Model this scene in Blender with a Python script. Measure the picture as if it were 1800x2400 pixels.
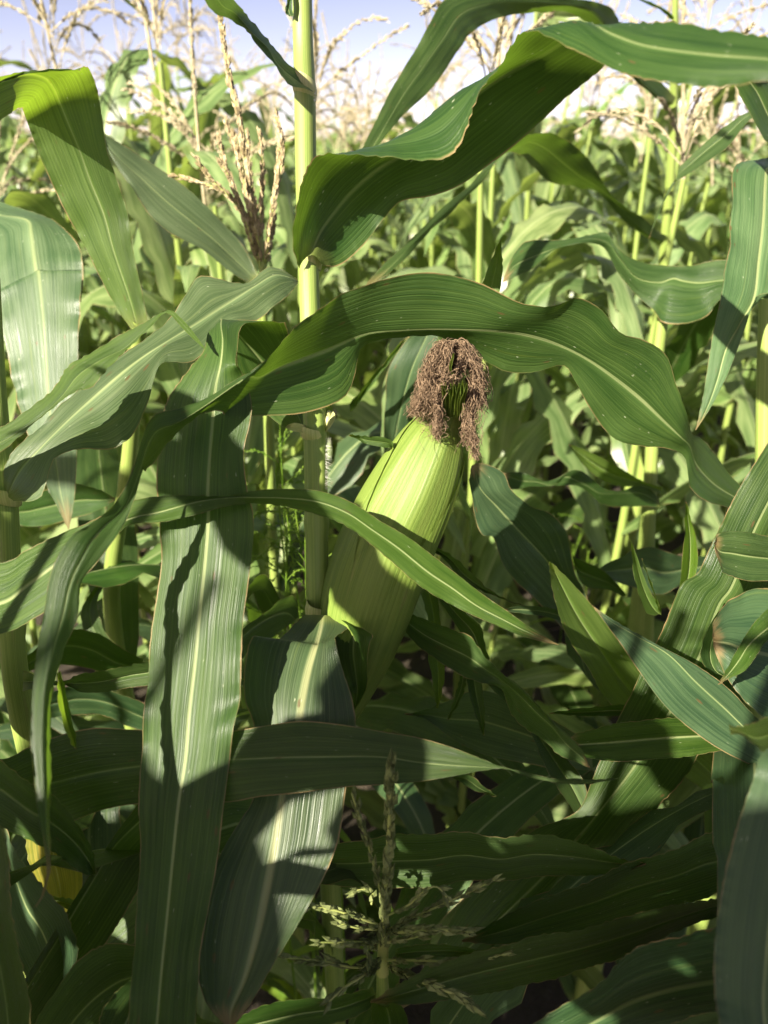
import bpy, math, random
import numpy as np
from mathutils import Vector, Matrix

R = math.radians
for o in list(bpy.data.objects):
    bpy.data.objects.remove(o, do_unlink=True)
scene = bpy.context.scene
COL = scene.collection

# ------------------------------------------------------------------ camera
CAM_Z, PITCH, FPX = 1.55, 26.0, 1803.0
cam_d = bpy.data.cameras.new('camera')
cam = bpy.data.objects.new('camera', cam_d)
COL.objects.link(cam)
cam.location = (0, 0, CAM_Z)
cam.rotation_euler = (R(90 - PITCH), 0, 0)
cam_d.sensor_fit = 'VERTICAL'
cam_d.sensor_height = 36.0
cam_d.lens = 36.0 * FPX / 2400.0
cam_d.clip_start, cam_d.clip_end = 0.02, 3000
cam_d.dof.use_dof = True
cam_d.dof.focus_distance = 0.555
cam_d.dof.aperture_fstop = 6.5
scene.camera = cam

# ------------------------------------------------------------------ world, sun, exposure
SUN_EL, SUN_AZ = 34.0, -40.0      # azimuth of the sun seen from above: 0 = behind the camera, negative = to its left
saz = R(SUN_AZ)
to_sun = Vector((math.sin(saz) * math.cos(R(SUN_EL)), -math.cos(saz) * math.cos(R(SUN_EL)), math.sin(R(SUN_EL))))
world = bpy.data.worlds.new('World')
scene.world = world
world.use_nodes = True
wn = world.node_tree
sky = wn.nodes.new('ShaderNodeTexSky')
sky.sky_type = 'NISHITA'
sky.sun_disc = False
sky.sun_elevation = R(SUN_EL)
sky.sun_rotation = math.atan2(to_sun.x, to_sun.y)
sky.altitude = 0
sky.air_density = 0.4
sky.dust_density = 0.4
sky.ozone_density = 1.0
bg = wn.nodes['Background']
bg.inputs['Strength'].default_value = 0.064
tint = wn.nodes.new('ShaderNodeMix')          # the day's sky is a pale lavender
tint.data_type = 'RGBA'; tint.blend_type = 'MULTIPLY'
tint.inputs[0].default_value = 1.0
tint.inputs[7].default_value = (1.66, 1.13, .95, 1)
wn.links.new(sky.outputs[0], tint.inputs[6])
wn.links.new(tint.outputs[2], bg.inputs['Color'])

sun_d = bpy.data.lights.new('sun', 'SUN')
sun_d.energy = 5.0
sun_d.angle = R(0.53)
sun_d.color = (1.0, 0.915, 0.755)
sun = bpy.data.objects.new('sun', sun_d)
sun['kind'] = 'helper'
COL.objects.link(sun)
sun.rotation_euler = to_sun.to_track_quat('Z', 'Y').to_euler()
sun.location = to_sun * 20

vs = scene.view_settings
vs.view_transform = 'Standard'
vs.look = 'None'
vs.exposure = 1.70
vs.gamma = 1.0
vs.use_curve_mapping = False
scene.cycles.max_bounces = 6
scene.cycles.adaptive_threshold = 0.02
scene.cycles.transmission_bounces = 4
scene.cycles.diffuse_bounces = 4

# ------------------------------------------------------------------ pixel of the photograph + distance -> point in the field
cp, sp = math.cos(R(PITCH)), math.sin(R(PITCH))
FRAMES = {'p': (0, 0, 1.0), 'D': (0, 0, 1.085),
          'c1': (0, 0, .5425), 'c2': (900, 0, .5425), 'c3': (0, 600, .5425), 'c4': (900, 600, .5425),
          'c5': (0, 1100, .5425), 'c6': (900, 1100, .5425), 'c7': (0, 1600, .5425), 'c8': (900, 1600, .5425),
          'e1': (650, 0, .4822), 'e2': (700, 750, .4068), 'e3': (300, 700, .3014), 'e4': (1300, 1100, .3618),
          'e5': (600, 1850, .42194), 'e6': (0, 1850, .30139), 'e7': (400, 0, .31646), 'e8': (1100, 900, .30139)}


def W(x, y, d):
    """arrays of photo pixels + axial distance -> world (N,3)"""
    x = np.asarray(x, float); y = np.asarray(y, float); d = np.asarray(d, float)
    a = (x - 900.0) / FPX * d
    b = -(y - 1200.0) / FPX * d
    return np.stack([a, b * sp + d * cp, CAM_Z + b * cp - d * sp], -1)


def fr(f, x, y):
    ox, oy, s = FRAMES[f]
    return ox + x * s, oy + y * s


# ------------------------------------------------------------------ materials
def new_mat(name):
    m = bpy.data.materials.new(name)
    m.use_nodes = True
    nt = m.node_tree
    nt.nodes.clear()
    out = nt.nodes.new('ShaderNodeOutputMaterial')
    return m, nt, out


class NT:
    def __init__(s, nt): s.nt = nt

    def n(s, t, **kw):
        nd = s.nt.nodes.new(t)
        for k, v in kw.items(): setattr(nd, k, v)
        return nd

    def put(s, sock, v):
        if hasattr(v, 'is_linked') or isinstance(v, bpy.types.NodeSocket): s.nt.links.new(v, sock)
        elif v is not None: sock.default_value = v

    def math(s, op, a, b=None, c=None, clamp=False):
        nd = s.n('ShaderNodeMath', operation=op, use_clamp=clamp)
        s.put(nd.inputs[0], a); s.put(nd.inputs[1], b)
        if c is not None: s.put(nd.inputs[2], c)
        return nd.outputs[0]

    def ramp(s, v, lo, hi, a=0.0, b=1.0, smooth=True):
        nd = s.n('ShaderNodeMapRange', interpolation_type='SMOOTHSTEP' if smooth else 'LINEAR')
        s.put(nd.inputs[0], v); s.put(nd.inputs[1], lo); s.put(nd.inputs[2], hi); s.put(nd.inputs[3], a); s.put(nd.inputs[4], b)
        return nd.outputs[0]

    def mix(s, f, a, b):
        nd = s.n('ShaderNodeMix', data_type='RGBA')
        s.put(nd.inputs[0], f); s.put(nd.inputs[6], a); s.put(nd.inputs[7], b)
        return nd.outputs[2]

    def vec(s, x, y, z):
        nd = s.n('ShaderNodeCombineXYZ')
        s.put(nd.inputs[0], x); s.put(nd.inputs[1], y); s.put(nd.inputs[2], z)
        return nd.outputs[0]

    def noise(s, v, scale=1.0, detail=2.0, rough=.5):
        nd = s.n('ShaderNodeTexNoise')
        s.put(nd.inputs['Vector'], v)
        nd.inputs['Scale'].default_value = scale
        nd.inputs['Detail'].default_value = detail
        nd.inputs['Roughness'].default_value = rough
        return nd.outputs[0]


def rgba(c): return (c[0], c[1], c[2], 1.0)


def leaf_material(name, dark, light, trans, tmix=.42, rough=.36, rib=(.33, .39, .17), edge=(.30, .215, .095), specks=.7, far=False, gloss=.5, ribscale=1.0):
    m, nt, out = new_mat(name)
    g = NT(nt)
    uv = g.n('ShaderNodeUVMap', uv_map='UVMap').outputs[0]
    sep = g.n('ShaderNodeSeparateXYZ'); nt.links.new(uv, sep.inputs[0])
    U, V = sep.outputs[0], sep.outputs[1]
    rnd = g.n('ShaderNodeObjectInfo').outputs['Random']
    r10 = g.math('MULTIPLY', rnd, 37.0)
    r2 = g.math('FRACT', g.math('MULTIPLY', rnd, 7.3))
    r3 = g.math('FRACT', g.math('MULTIPLY', rnd, 13.7))
    vv = g.math('ABSOLUTE', g.math('MULTIPLY_ADD', V, 2.0, -1.0))
    mott = g.noise(g.vec(g.math('MULTIPLY', U, 14.0), g.math('MULTIPLY', V, 5.0), r10), 1.0, 3.0 if not far else 1.0, .6)
    broad = g.noise(g.vec(g.math('MULTIPLY', U, 3.0), g.math('MULTIPLY', V, 22.0), r10), 1.0, 2.0 if not far else 1.0, .6)
    f = g.math('ADD', g.math('MULTIPLY', broad, .45), g.math('MULTIPLY', mott, .55))
    if not far:
        fine = g.noise(g.vec(g.math('MULTIPLY', U, 2.6), g.math('MULTIPLY', V, 105.0), r10), 1.0, 2.0, .6)
        f = g.math('ADD', g.math('MULTIPLY', f, .56), g.math('MULTIPLY', fine, .44))
    f = g.ramp(f, .37, .63)
    colr = g.mix(f, rgba(dark), rgba(light))
    hs = g.n('ShaderNodeHueSaturation')
    g.put(hs.inputs['Hue'], g.ramp(rnd, 0, 1, .482, .512, False))
    g.put(hs.inputs['Saturation'], g.ramp(r2, 0, 1, .90, 1.12, False))
    g.put(hs.inputs['Value'], g.ramp(r3, 0, 1, .80, 1.22, False))
    g.put(hs.inputs['Color'], colr)
    colr = hs.outputs[0]
    if not far:
        # parallel veins, uneven in strength; pale chlorotic stripes here and there
        vein = g.math('ABSOLUTE', g.math('SINE', g.math('ADD', g.math('MULTIPLY', V, 74.0), g.math('MULTIPLY', broad, .9))))
        vein = g.ramp(vein, .88, 1.0)
        vst = g.ramp(g.math('ADD', g.math('MULTIPLY', mott, .5), g.math('MULTIPLY', broad, .5)), .40, .64, .0, .15)
        colr = g.mix(g.math('MULTIPLY', vein, vst), colr, rgba((light[0] * 2.1, light[1] * 1.75, light[2] * 1.9)))
        strp = g.noise(g.vec(g.math('MULTIPLY', U, 5.0), g.math('MULTIPLY', V, 15.0), g.math('ADD', r10, 9.0)), 1.0, 3.0, .65)
        colr = g.mix(g.ramp(strp, .58, .74, 0, .5), colr, rgba((light[0] * 1.75, light[1] * 1.45, light[2] * 1.1)))
    rn = g.noise(g.vec(g.math('MULTIPLY', U, 11.0), r10, 0.0), 1.0, 2.0)
    ribw = g.ramp(r2, 0, 1, .016 * ribscale, .034 * ribscale, False)
    ribf = g.ramp(vv, g.math('MULTIPLY', ribw, .55), g.math('MULTIPLY', ribw, 2.1), 1.0, 0.0)
    ribk = g.math('MULTIPLY', ribf, g.ramp(g.math('ADD', g.math('MULTIPLY', rn, .6), g.math('MULTIPLY', r3, .4)), .3, .7, .42, .92))
    ribs = g.ramp(g.math('MULTIPLY_ADD', V, 2.0, -1.0), .0, .24, .34, 0.0)
    ribs = g.math('MULTIPLY', ribs, g.math('GREATER_THAN', V, .5))
    colr = g.mix(ribs, colr, rgba([c * 1.75 for c in light]))
    colr = g.mix(ribk, colr, rgba(rib))
    en = g.noise(g.vec(g.math('MULTIPLY', U, 26.0), g.math('MULTIPLY', V, 3.0), r10), 1.0, 2.0)
    ef = g.ramp(g.math('ADD', vv, g.math('MULTIPLY', en, .03)), .985, 1.006)
    ef = g.math('MULTIPLY', ef, g.ramp(en, .36, .62, .1, 1.0))
    if not far:
        al = g.n('ShaderNodeUVMap', uv_map='Along').outputs[0]
        sa = g.n('ShaderNodeSeparateXYZ'); nt.links.new(al, sa.inputs[0])
        tipn = g.math('ADD', sa.outputs[0], g.math('MULTIPLY', g.math('SUBTRACT', mott, .5), .09))
        tipf = g.math('MULTIPLY', g.ramp(tipn, .957, .995), g.ramp(r3, .05, .5))
        basef = g.ramp(sa.outputs[0], .0, .05, .55, 0.0)
        colr = g.mix(basef, colr, (.24, .27, .07, 1))
        ef = g.math('MAXIMUM', ef, g.math('MULTIPLY', tipf, .9))
    colr = g.mix(ef, colr, rgba(edge))
    if not far and specks > 0:
        sv = g.n('ShaderNodeTexVoronoi', feature='F1')
        g.put(sv.inputs['Vector'], g.vec(g.math('MULTIPLY', U, 110.0), g.math('MULTIPLY', V, 22.0), r10))
        sv.inputs['Scale'].default_value = 1.0
        clus = g.noise(g.vec(g.math('MULTIPLY', U, 9.0), g.math('MULTIPLY', V, 3.2), g.math('ADD', r10, 5.0)), 1.0, 2.0, .6)
        sn = g.noise(g.vec(g.math('MULTIPLY', U, 520.0), g.math('MULTIPLY', V, 110.0), r10), 1.0, 1.0)
        sepc = g.n('ShaderNodeSeparateColor'); nt.links.new(sv.outputs['Color'], sepc.inputs[0])
        pick = g.math('GREATER_THAN', sepc.outputs[0], .74)
        sf = g.ramp(g.math('ADD', sv.outputs['Distance'], g.math('MULTIPLY', sn, .34)), .20, .32, 1.0, 0.0)
        sf = g.math('MULTIPLY', g.math('MULTIPLY', sf, pick), g.ramp(clus, .40, .56, 0, specks))
        colr = g.mix(sf, colr, (.50, .54, .36, 1))
        # few brown pin-point scars
        pick2 = g.math('MULTIPLY', g.math('LESS_THAN', sepc.outputs[0], .012), g.ramp(sv.outputs['Distance'], .25, .45, .8, 0.0))
        colr = g.mix(pick2, colr, (.12, .07, .03, 1))
    pb = g.n('ShaderNodeBsdfPrincipled')
    g.put(pb.inputs['Base Color'], colr)
    if far:
        pb.inputs['Roughness'].default_value = rough
    else:
        g.put(pb.inputs['Roughness'], g.ramp(g.math('ADD', g.math('MULTIPLY', mott, .5), g.math('MULTIPLY', fine, .5)), .35, .65, rough - .08, rough + .16))
    pb.inputs['Specular IOR Level'].default_value = gloss
    tr = g.n('ShaderNodeBsdfTranslucent')
    tcol = g.mix(f, rgba([c * .72 for c in trans]), rgba(trans))
    if not far:
        tcol = g.mix(g.math('MULTIPLY', vein, .26), tcol, rgba([min(1, c * 1.7) for c in trans]))
        tcol = g.mix(sf, tcol, (.3, .36, .16, 1))
    tcol = g.mix(ribf, tcol, rgba((trans[0] * 1.25, trans[1] * 1.15, trans[2] * 1.4)))
    tcol = g.mix(ef, tcol, rgba(edge))
    g.put(tr.inputs['Color'], tcol)
    if not far:
        bp = g.n('ShaderNodeBump')
        bp.inputs['Strength'].default_value = .5
        bp.inputs['Distance'].default_value = .0012
        h = g.math('ADD', g.math('MULTIPLY', broad, .5), g.math('ADD', g.math('MULTIPLY', fine, .8), g.math('MULTIPLY', vein, .2)))
        h = g.math('ADD', h, g.math('MULTIPLY', mott, .7))
        g.put(bp.inputs['Height'], h)
        nt.links.new(bp.outputs[0], pb.inputs['Normal'])
    mx = g.n('ShaderNodeMixShader')
    mx.inputs[0].default_value = tmix
    nt.links.new(pb.outputs[0], mx.inputs[1]); nt.links.new(tr.outputs[0], mx.inputs[2])
    nt.links.new(mx.outputs[0], out.inputs[0])
    return m


M = {}
M['leaf'] = leaf_material('corn_leaf_green', (.024, .058, .013), (.060, .110, .026), (.135, .245, .018), tmix=.36, rough=.37, gloss=.34)
M['leaf_blue'] = leaf_material('corn_leaf_waxy', (.028, .062, .026), (.066, .116, .046), (.125, .225, .03), tmix=.28, rough=.37, gloss=.42)
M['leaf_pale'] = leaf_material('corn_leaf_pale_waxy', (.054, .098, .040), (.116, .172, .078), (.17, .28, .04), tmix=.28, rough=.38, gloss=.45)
M['leaf_rib'] = leaf_material('corn_leaf_wide_midrib', (.030, .064, .025), (.070, .118, .044), (.13, .225, .03), tmix=.28, rough=.36, gloss=.42, ribscale=2.6, rib=(.40, .41, .2))
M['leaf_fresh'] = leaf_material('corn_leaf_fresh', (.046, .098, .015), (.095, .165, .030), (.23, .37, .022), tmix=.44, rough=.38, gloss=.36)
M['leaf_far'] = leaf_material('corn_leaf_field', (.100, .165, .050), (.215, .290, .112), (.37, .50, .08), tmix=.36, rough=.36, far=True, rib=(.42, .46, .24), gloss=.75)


def streak_material(name, dark, light, ku=4.0, kv=90.0, rough=.45, bump=.3, tr=None, tmix=0.0, spec=.4, stain=None):
    m, nt, out = new_mat(name)
    g = NT(nt)
    uv = g.n('ShaderNodeUVMap').outputs[0]
    sep = g.n('ShaderNodeSeparateXYZ'); nt.links.new(uv, sep.inputs[0])
    rnd = g.n('ShaderNodeObjectInfo').outputs['Random']
    r10 = g.math('MULTIPLY', rnd, 31.0)
    a = g.noise(g.vec(g.math('MULTIPLY', sep.outputs[0], ku), g.math('MULTIPLY', sep.outputs[1], kv), r10), 1.0, 2.0, .6)
    b = g.noise(g.vec(g.math('MULTIPLY', sep.outputs[0], ku * 3), g.math('MULTIPLY', sep.outputs[1], kv * .12), r10), 1.0, 3.0, .6)
    f = g.ramp(g.math('ADD', g.math('MULTIPLY', a, .65), g.math('MULTIPLY', b, .35)), .36, .64)
    c = g.mix(f, rgba(dark), rgba(light))
    if stain:
        sn = g.noise(g.vec(g.math('MULTIPLY', sep.outputs[0], 16.0), g.math('MULTIPLY', sep.outputs[1], 7.0), g.math('ADD', r10, 3.0)), 1.0, 4.0, .7)
        c = g.mix(g.ramp(sn, .60, .72, 0, .75), c, rgba(stain))
    pb = g.n('ShaderNodeBsdfPrincipled')
    g.put(pb.inputs['Base Color'], c)
    pb.inputs['Roughness'].default_value = rough
    pb.inputs['Specular IOR Level'].default_value = spec
    bp = g.n('ShaderNodeBump')
    bp.inputs['Strength'].default_value = bump
    bp.inputs['Distance'].default_value = .001
    g.put(bp.inputs['Height'], a)
    nt.links.new(bp.outputs[0], pb.inputs['Normal'])
    last = pb.outputs[0]
    if tr:
        t = g.n('ShaderNodeBsdfTranslucent'); t.inputs[0].default_value = rgba(tr)
        mx = g.n('ShaderNodeMixShader'); mx.inputs[0].default_value = tmix
        nt.links.new(last, mx.inputs[1]); nt.links.new(t.outputs[0], mx.inputs[2])
        last = mx.outputs[0]
    nt.links.new(last, out.inputs[0])
    return m


M['stalk'] = streak_material('corn_stalk', (.165, .24, .05), (.28, .35, .09), 3.0, 40.0, .42, .25, stain=(.22, .20, .08))
M['stalk_dry'] = streak_material('corn_stalk_lower', (.20, .19, .05), (.42, .36, .10), 5.0, 30.0, .5, .3, stain=(.30, .15, .05))
M['husk'] = streak_material('corn_husk', (.116, .188, .029), (.212, .282, .056), 2.5, 150.0, .44, .45, stain=(.30, .27, .10), tr=(.35, .46, .06), tmix=.14)
M['collar'] = streak_material('leaf_collar', (.36, .38, .13), (.52, .50, .24), 20.0, 30.0, .5, .2)


def plain(name, c1, c2, scale=40.0, rough=.7, spec=.2, tr=None, tmix=0):
    m, nt, out = new_mat(name)
    g = NT(nt)
    tc = g.n('ShaderNodeTexCoord').outputs['Object']
    n = g.noise(tc, scale, 3.0, .6)
    pb = g.n('ShaderNodeBsdfPrincipled')
    g.put(pb.inputs['Base Color'], g.mix(g.ramp(n, .35, .65), rgba(c1), rgba(c2)))
    pb.inputs['Roughness'].default_value = rough
    pb.inputs['Specular IOR Level'].default_value = spec
    last = pb.outputs[0]
    if tr:
        t = g.n('ShaderNodeBsdfTranslucent'); t.inputs[0].default_value = rgba(tr)
        mx = g.n('ShaderNodeMixShader'); mx.inputs[0].default_value = tmix
        nt.links.new(last, mx.inputs[1]); nt.links.new(t.outputs[0], mx.inputs[2])
        last = mx.outputs[0]
    nt.links.new(last, out.inputs[0])
    return m


M['silk'] = plain('corn_silk', (.14, .094, .058), (.29, .20, .127), 160.0, .55, .3)
M['silk_green'] = plain('fresh_silk', (.30, .36, .08), (.42, .44, .14), 100.0, .5, .3)
M['tassel'] = plain('dry_tassel', (.36, .31, .19), (.58, .515, .35), 60.0, .75, .15, tr=(.6, .53, .36), tmix=.25)
M['tassel_brown'] = plain('weathered_tassel', (.21, .165, .085), (.46, .38, .23), 90.0, .75, .15)
M['tassel_green'] = plain('green_tassel', (.075, .095, .03), (.22, .25, .095), 120.0, .7, .2)
M['rachis'] = plain('tassel_stem', (.26, .32, .08), (.40, .42, .14), 20.0, .6, .3)
M['weed'] = plain('weed_green', (.10, .19, .02), (.20, .30, .04), 30.0, .5, .35, tr=(.4, .6, .05), tmix=.4)
M['hair'] = plain('white_leaf_hair', (.55, .55, .48), (.75, .75, .68), 30.0, .6, .3)


def soil_material():
    m, nt, out = new_mat('field_soil')
    g = NT(nt)
    tc = g.n('ShaderNodeTexCoord').outputs['Object']
    n1 = g.noise(tc, 2.2, 6.0, .65)
    n2 = g.noise(tc, 26.0, 5.0, .7)
    n3 = g.noise(tc, 140.0, 3.0, .7)
    c = g.mix(g.ramp(n1, .35, .65), (.028, .021, .013, 1), (.060, .045, .028, 1))
    c = g.mix(g.ramp(n2, .56, .72, 0, .7), c, (.12, .095, .066, 1))
    pb = g.n('ShaderNodeBsdfPrincipled')
    g.put(pb.inputs['Base Color'], c)
    pb.inputs['Roughness'].default_value = .95
    bp = g.n('ShaderNodeBump'); bp.inputs['Strength'].default_value = 1.0; bp.inputs['Distance'].default_value = .03
    g.put(bp.inputs['Height'], g.math('ADD', n2, g.math('MULTIPLY', n3, .4)))
    nt.links.new(bp.outputs[0], pb.inputs['Normal'])
    nt.links.new(pb.outputs[0], out.inputs[0])
    return m


M['soil'] = soil_material()

# ------------------------------------------------------------------ mesh helpers
rng = np.random.default_rng(7)
random.seed(7)


def mesh_obj(name, verts, faces, mat, parent=None, uvs=None, smooth=True, base=None, along=None):
    verts = np.asarray(verts, float)
    if base is not None: verts = verts - np.asarray(base)
    me = bpy.data.meshes.new(name)
    me.from_pydata(verts.tolist(), [], faces if isinstance(faces, list) else faces.tolist())
    if uvs is not None:
        ul = me.uv_layers.new(name='UVMap')
        li = np.empty(len(me.loops), dtype=np.int32)
        me.loops.foreach_get('vertex_index', li)
        ul.data.foreach_set('uv', np.asarray(uvs, np.float32)[li].ravel())
        if along is not None:
            u2 = me.uv_layers.new(name='Along')
            u2.data.foreach_set('uv', np.asarray(along, np.float32)[li].ravel())
    if smooth: me.polygons.foreach_set('use_smooth', [True] * len(me.polygons))
    me.materials.append(M[mat])
    me.update()
    o = bpy.data.objects.new(name, me)
    COL.objects.link(o)
    if parent is not None: o.parent = parent
    return o


def grid_faces(nu, nv, wrap=False):
    i = np.arange(nu - 1)[:, None]
    j = np.arange(nv if wrap else nv - 1)[None, :]
    j2 = (j + 1) % nv
    a = i * nv + j; b = i * nv + j2; c = (i + 1) * nv + j2; d = (i + 1) * nv + j
    return np.stack([a, b, c, d], -1).reshape(-1, 4)


def spline(P, n):
    """Catmull-Rom through the rows of P (k, dims) with chord parameters -> (n, dims)"""
    P = np.asarray(P, float)
    k = len(P)
    if k == 2:
        t = np.linspace(0, 1, n)[:, None]
        return P[0] * (1 - t) + P[1] * t
    ch = np.sqrt(np.linalg.norm(np.diff(P, axis=0), axis=1)) + 1e-6
    t = np.concatenate([[0], np.cumsum(ch)])
    m = np.zeros_like(P)
    for i in range(1, k - 1):
        h0, h1 = t[i] - t[i - 1], t[i + 1] - t[i]
        m[i] = ((P[i] - P[i - 1]) / h0 * h1 + (P[i + 1] - P[i]) / h1 * h0) / (h0 + h1)
    m[0] = (P[1] - P[0]) / (t[1] - t[0]) * 1.5 - m[1] * .5
    m[-1] = (P[-1] - P[-2]) / (t[-1] - t[-2]) * 1.5 - m[-2] * .5
    s = np.linspace(0, t[-1], n)
    i = np.clip(np.searchsorted(t, s, side='right') - 1, 0, k - 2)
    h = (t[i + 1] - t[i])[:, None]
    x = ((s - t[i]) / h[:, 0])[:, None]
    h00 = 2 * x**3 - 3 * x**2 + 1; h10 = x**3 - 2 * x**2 + x; h01 = -2 * x**3 + 3 * x**2; h11 = x**3 - x**2
    return h00 * P[i] + h10 * h * m[i] + h01 * P[i + 1] + h11 * h * m[i + 1]


def thing(name, label, cat, loc, group=None):
    o = bpy.data.objects.new(name, None)
    o.empty_display_size = .05
    COL.objects.link(o)
    o.location = loc
    o['label'] = label; o['category'] = cat
    if group: o['group'] = group
    return o


def blade(P, parent, mat='leaf', ripple=.0022, lam=.055, cup=.0, name='leaf', nvs=5, seed=None, fine=.0010):
    """P: (k, c, 3) pixel-x, pixel-y, distance of c control points across each of k sections (c odd, middle = midrib)."""
    P = np.asarray(P, float)
    k, c, _ = P.shape
    lenpx = np.linalg.norm(np.diff(P[:, c // 2, :2], axis=0), axis=1).sum()
    nu = int(np.clip(lenpx / 11, 14, 150))
    S = spline((P * np.array([1, 1, 1800.0])).reshape(k, -1), nu).reshape(nu, c, 3)
    # across
    nv = (c - 1) * nvs + 1
    if c == 3:
        hv = np.array([.045, .10, .24, .42, .60, .78, .92, .975, 1.0])
        v = np.concatenate([-hv[::-1], [0], hv]); nv = len(v)
        a = np.abs(v)
        Q = np.where((v < 0)[None, :, None], S[:, 1:2] + (S[:, 0:1] - S[:, 1:2]) * a[None, :, None],
                     S[:, 1:2] + (S[:, 2:3] - S[:, 1:2]) * a[None, :, None])
        w0 = (S[:, 0, 2] - S[:, 1, 2])[:, None] * (v < 0)[None] + (S[:, 2, 2] - S[:, 1, 2])[:, None] * (v > 0)[None]
        Q[:, :, 2] = S[:, 1:2, 2] + w0 * a[None] ** .9
        Q[:, :, 2] += -cup * 1800 * (4 * (a - a * a))[None]
    else:
        Q = np.stack([spline(S[i], nv) for i in range(nu)])
        v = np.linspace(-1, 1, nv)
        a = np.abs(v)
    Q[:, :, 2] /= 1800.0
    Wp = W(Q[..., 0], Q[..., 1], Q[..., 2])
    mid = Wp[:, nv // 2]
    arc = np.concatenate([[0], np.cumsum(np.linalg.norm(np.diff(mid, axis=0), axis=1))])
    wid = np.linalg.norm(Wp[:, 0] - Wp[:, -1], axis=1)
    r = np.random.default_rng(int(abs(P[0, 0, 0] * 13 + P[-1, 0, 1] * 7)) % 100000 if seed is None else seed)
    rp = np.zeros((nu, nv))
    for sgn, side in ((-1, v < 0), (1, v > 0)):
        ph = r.uniform(0, 6.28, 3); l1 = lam * r.uniform(.8, 1.3)
        wv = np.sin(arc / l1 * 6.283 + ph[0] + 1.3 * np.sin(arc / (l1 * 2.7) * 6.283 + ph[1]))
        rp += (ripple * wv * np.clip(wid / .05, 0, 1))[:, None] * (a ** 2.2 * side)[None]
        rp += (fine * np.sin(arc / .007 * 6.283 + 2 * np.sin(arc / .023 * 6.283 + ph[2])))[:, None] * (a ** 12 * side)[None]
    # veins stand out a little, midrib is a channel
    q1, q2 = r.uniform(.15, .6), r.uniform(.15, .6)
    rp += (.0011 * np.exp(-((v - q1) / .16) ** 2) + .0011 * np.exp(-((v + q2) / .16) ** 2))[None] * (np.clip(wid / .04, 0, 1) * np.sin(arc / .13 + r.uniform(0, 6)))[:, None]
    rp += (.0011 * np.exp(-(v / .07) ** 2))[None] * np.clip(wid / .04, 0, 1)[:, None]
    view = Wp - np.array([0, 0, CAM_Z])
    view /= np.linalg.norm(view, axis=-1, keepdims=True)
    du = np.gradient(Wp, axis=0); dv = np.gradient(Wp, axis=1)
    nrm = np.cross(du, dv)
    nrm /= np.linalg.norm(nrm, axis=-1, keepdims=True) + 1e-9
    # smooth normals along the blade so the ripple does not jitter
    nrm = np.where((np.sum(nrm * view, -1, keepdims=True) < 0), -nrm, nrm)
    Wp = Wp + (nrm * .6 + view * .4) * rp[..., None]
    uvs = np.stack([np.repeat(arc[:, None], nv, 1), np.repeat((v * .5 + .5)[None], nu, 0)], -1).reshape(-1, 2)
    base = np.array(parent.location) if parent is not None else None
    along = np.stack([np.repeat((arc / arc[-1])[:, None], nv, 1), np.repeat(np.clip(wid / .06, .0, 1)[:, None], nv, 1)], -1).reshape(-1, 2)
    return mesh_obj(name, Wp.reshape(-1, 3), grid_faces(nu, nv), mat, parent, uvs, base=base, along=along)


def leaf2(parent, secs, mat='leaf', dd=0.0, **kw):
    """sections (ax, ay, bx, by, d[, tilt[, bow[, m]]]) with a frame name switching the pixel frame"""
    f = 'p'; P = []
    for s in secs:
        if isinstance(s, str): f = s; continue
        ax, ay = fr(f, s[0], s[1]); bx, by = fr(f, s[2], s[3])
        d = s[4] + dd
        tilt = s[5] if len(s) > 5 else 0.0
        bow = s[6] if len(s) > 6 else .006
        m = s[7] if len(s) > 7 else .5
        P.append([(ax, ay, d - tilt), (ax + (bx - ax) * m, ay + (by - ay) * m, d + bow), (bx, by, d + tilt)])
    return blade(P, parent, mat, **kw)


def leaf3(parent, secs, mat='leaf', **kw):
    """sections (ax, ay, mx, my, bx, by, d, da, db)"""
    f = 'p'; P = []
    for s in secs:
        if isinstance(s, str): f = s; continue
        d = s[6]; da = s[7] if len(s) > 7 else 0.0; db = s[8] if len(s) > 8 else 0.0
        P.append([fr(f, s[0], s[1]) + (d + da,), fr(f, s[2], s[3]) + (d,), fr(f, s[4], s[5]) + (d + db,)])
    return blade(P, parent, mat, **kw)


def leaf5(parent, secs, mat='leaf', **kw):
    f = 'p'; P = []
    for s in secs:
        if isinstance(s, str): f = s; continue
        P.append([fr(f, s[i * 3], s[i * 3 + 1]) + (s[i * 3 + 2],) for i in range(5)])
    return blade(P, parent, mat, nvs=4, **kw)


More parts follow.
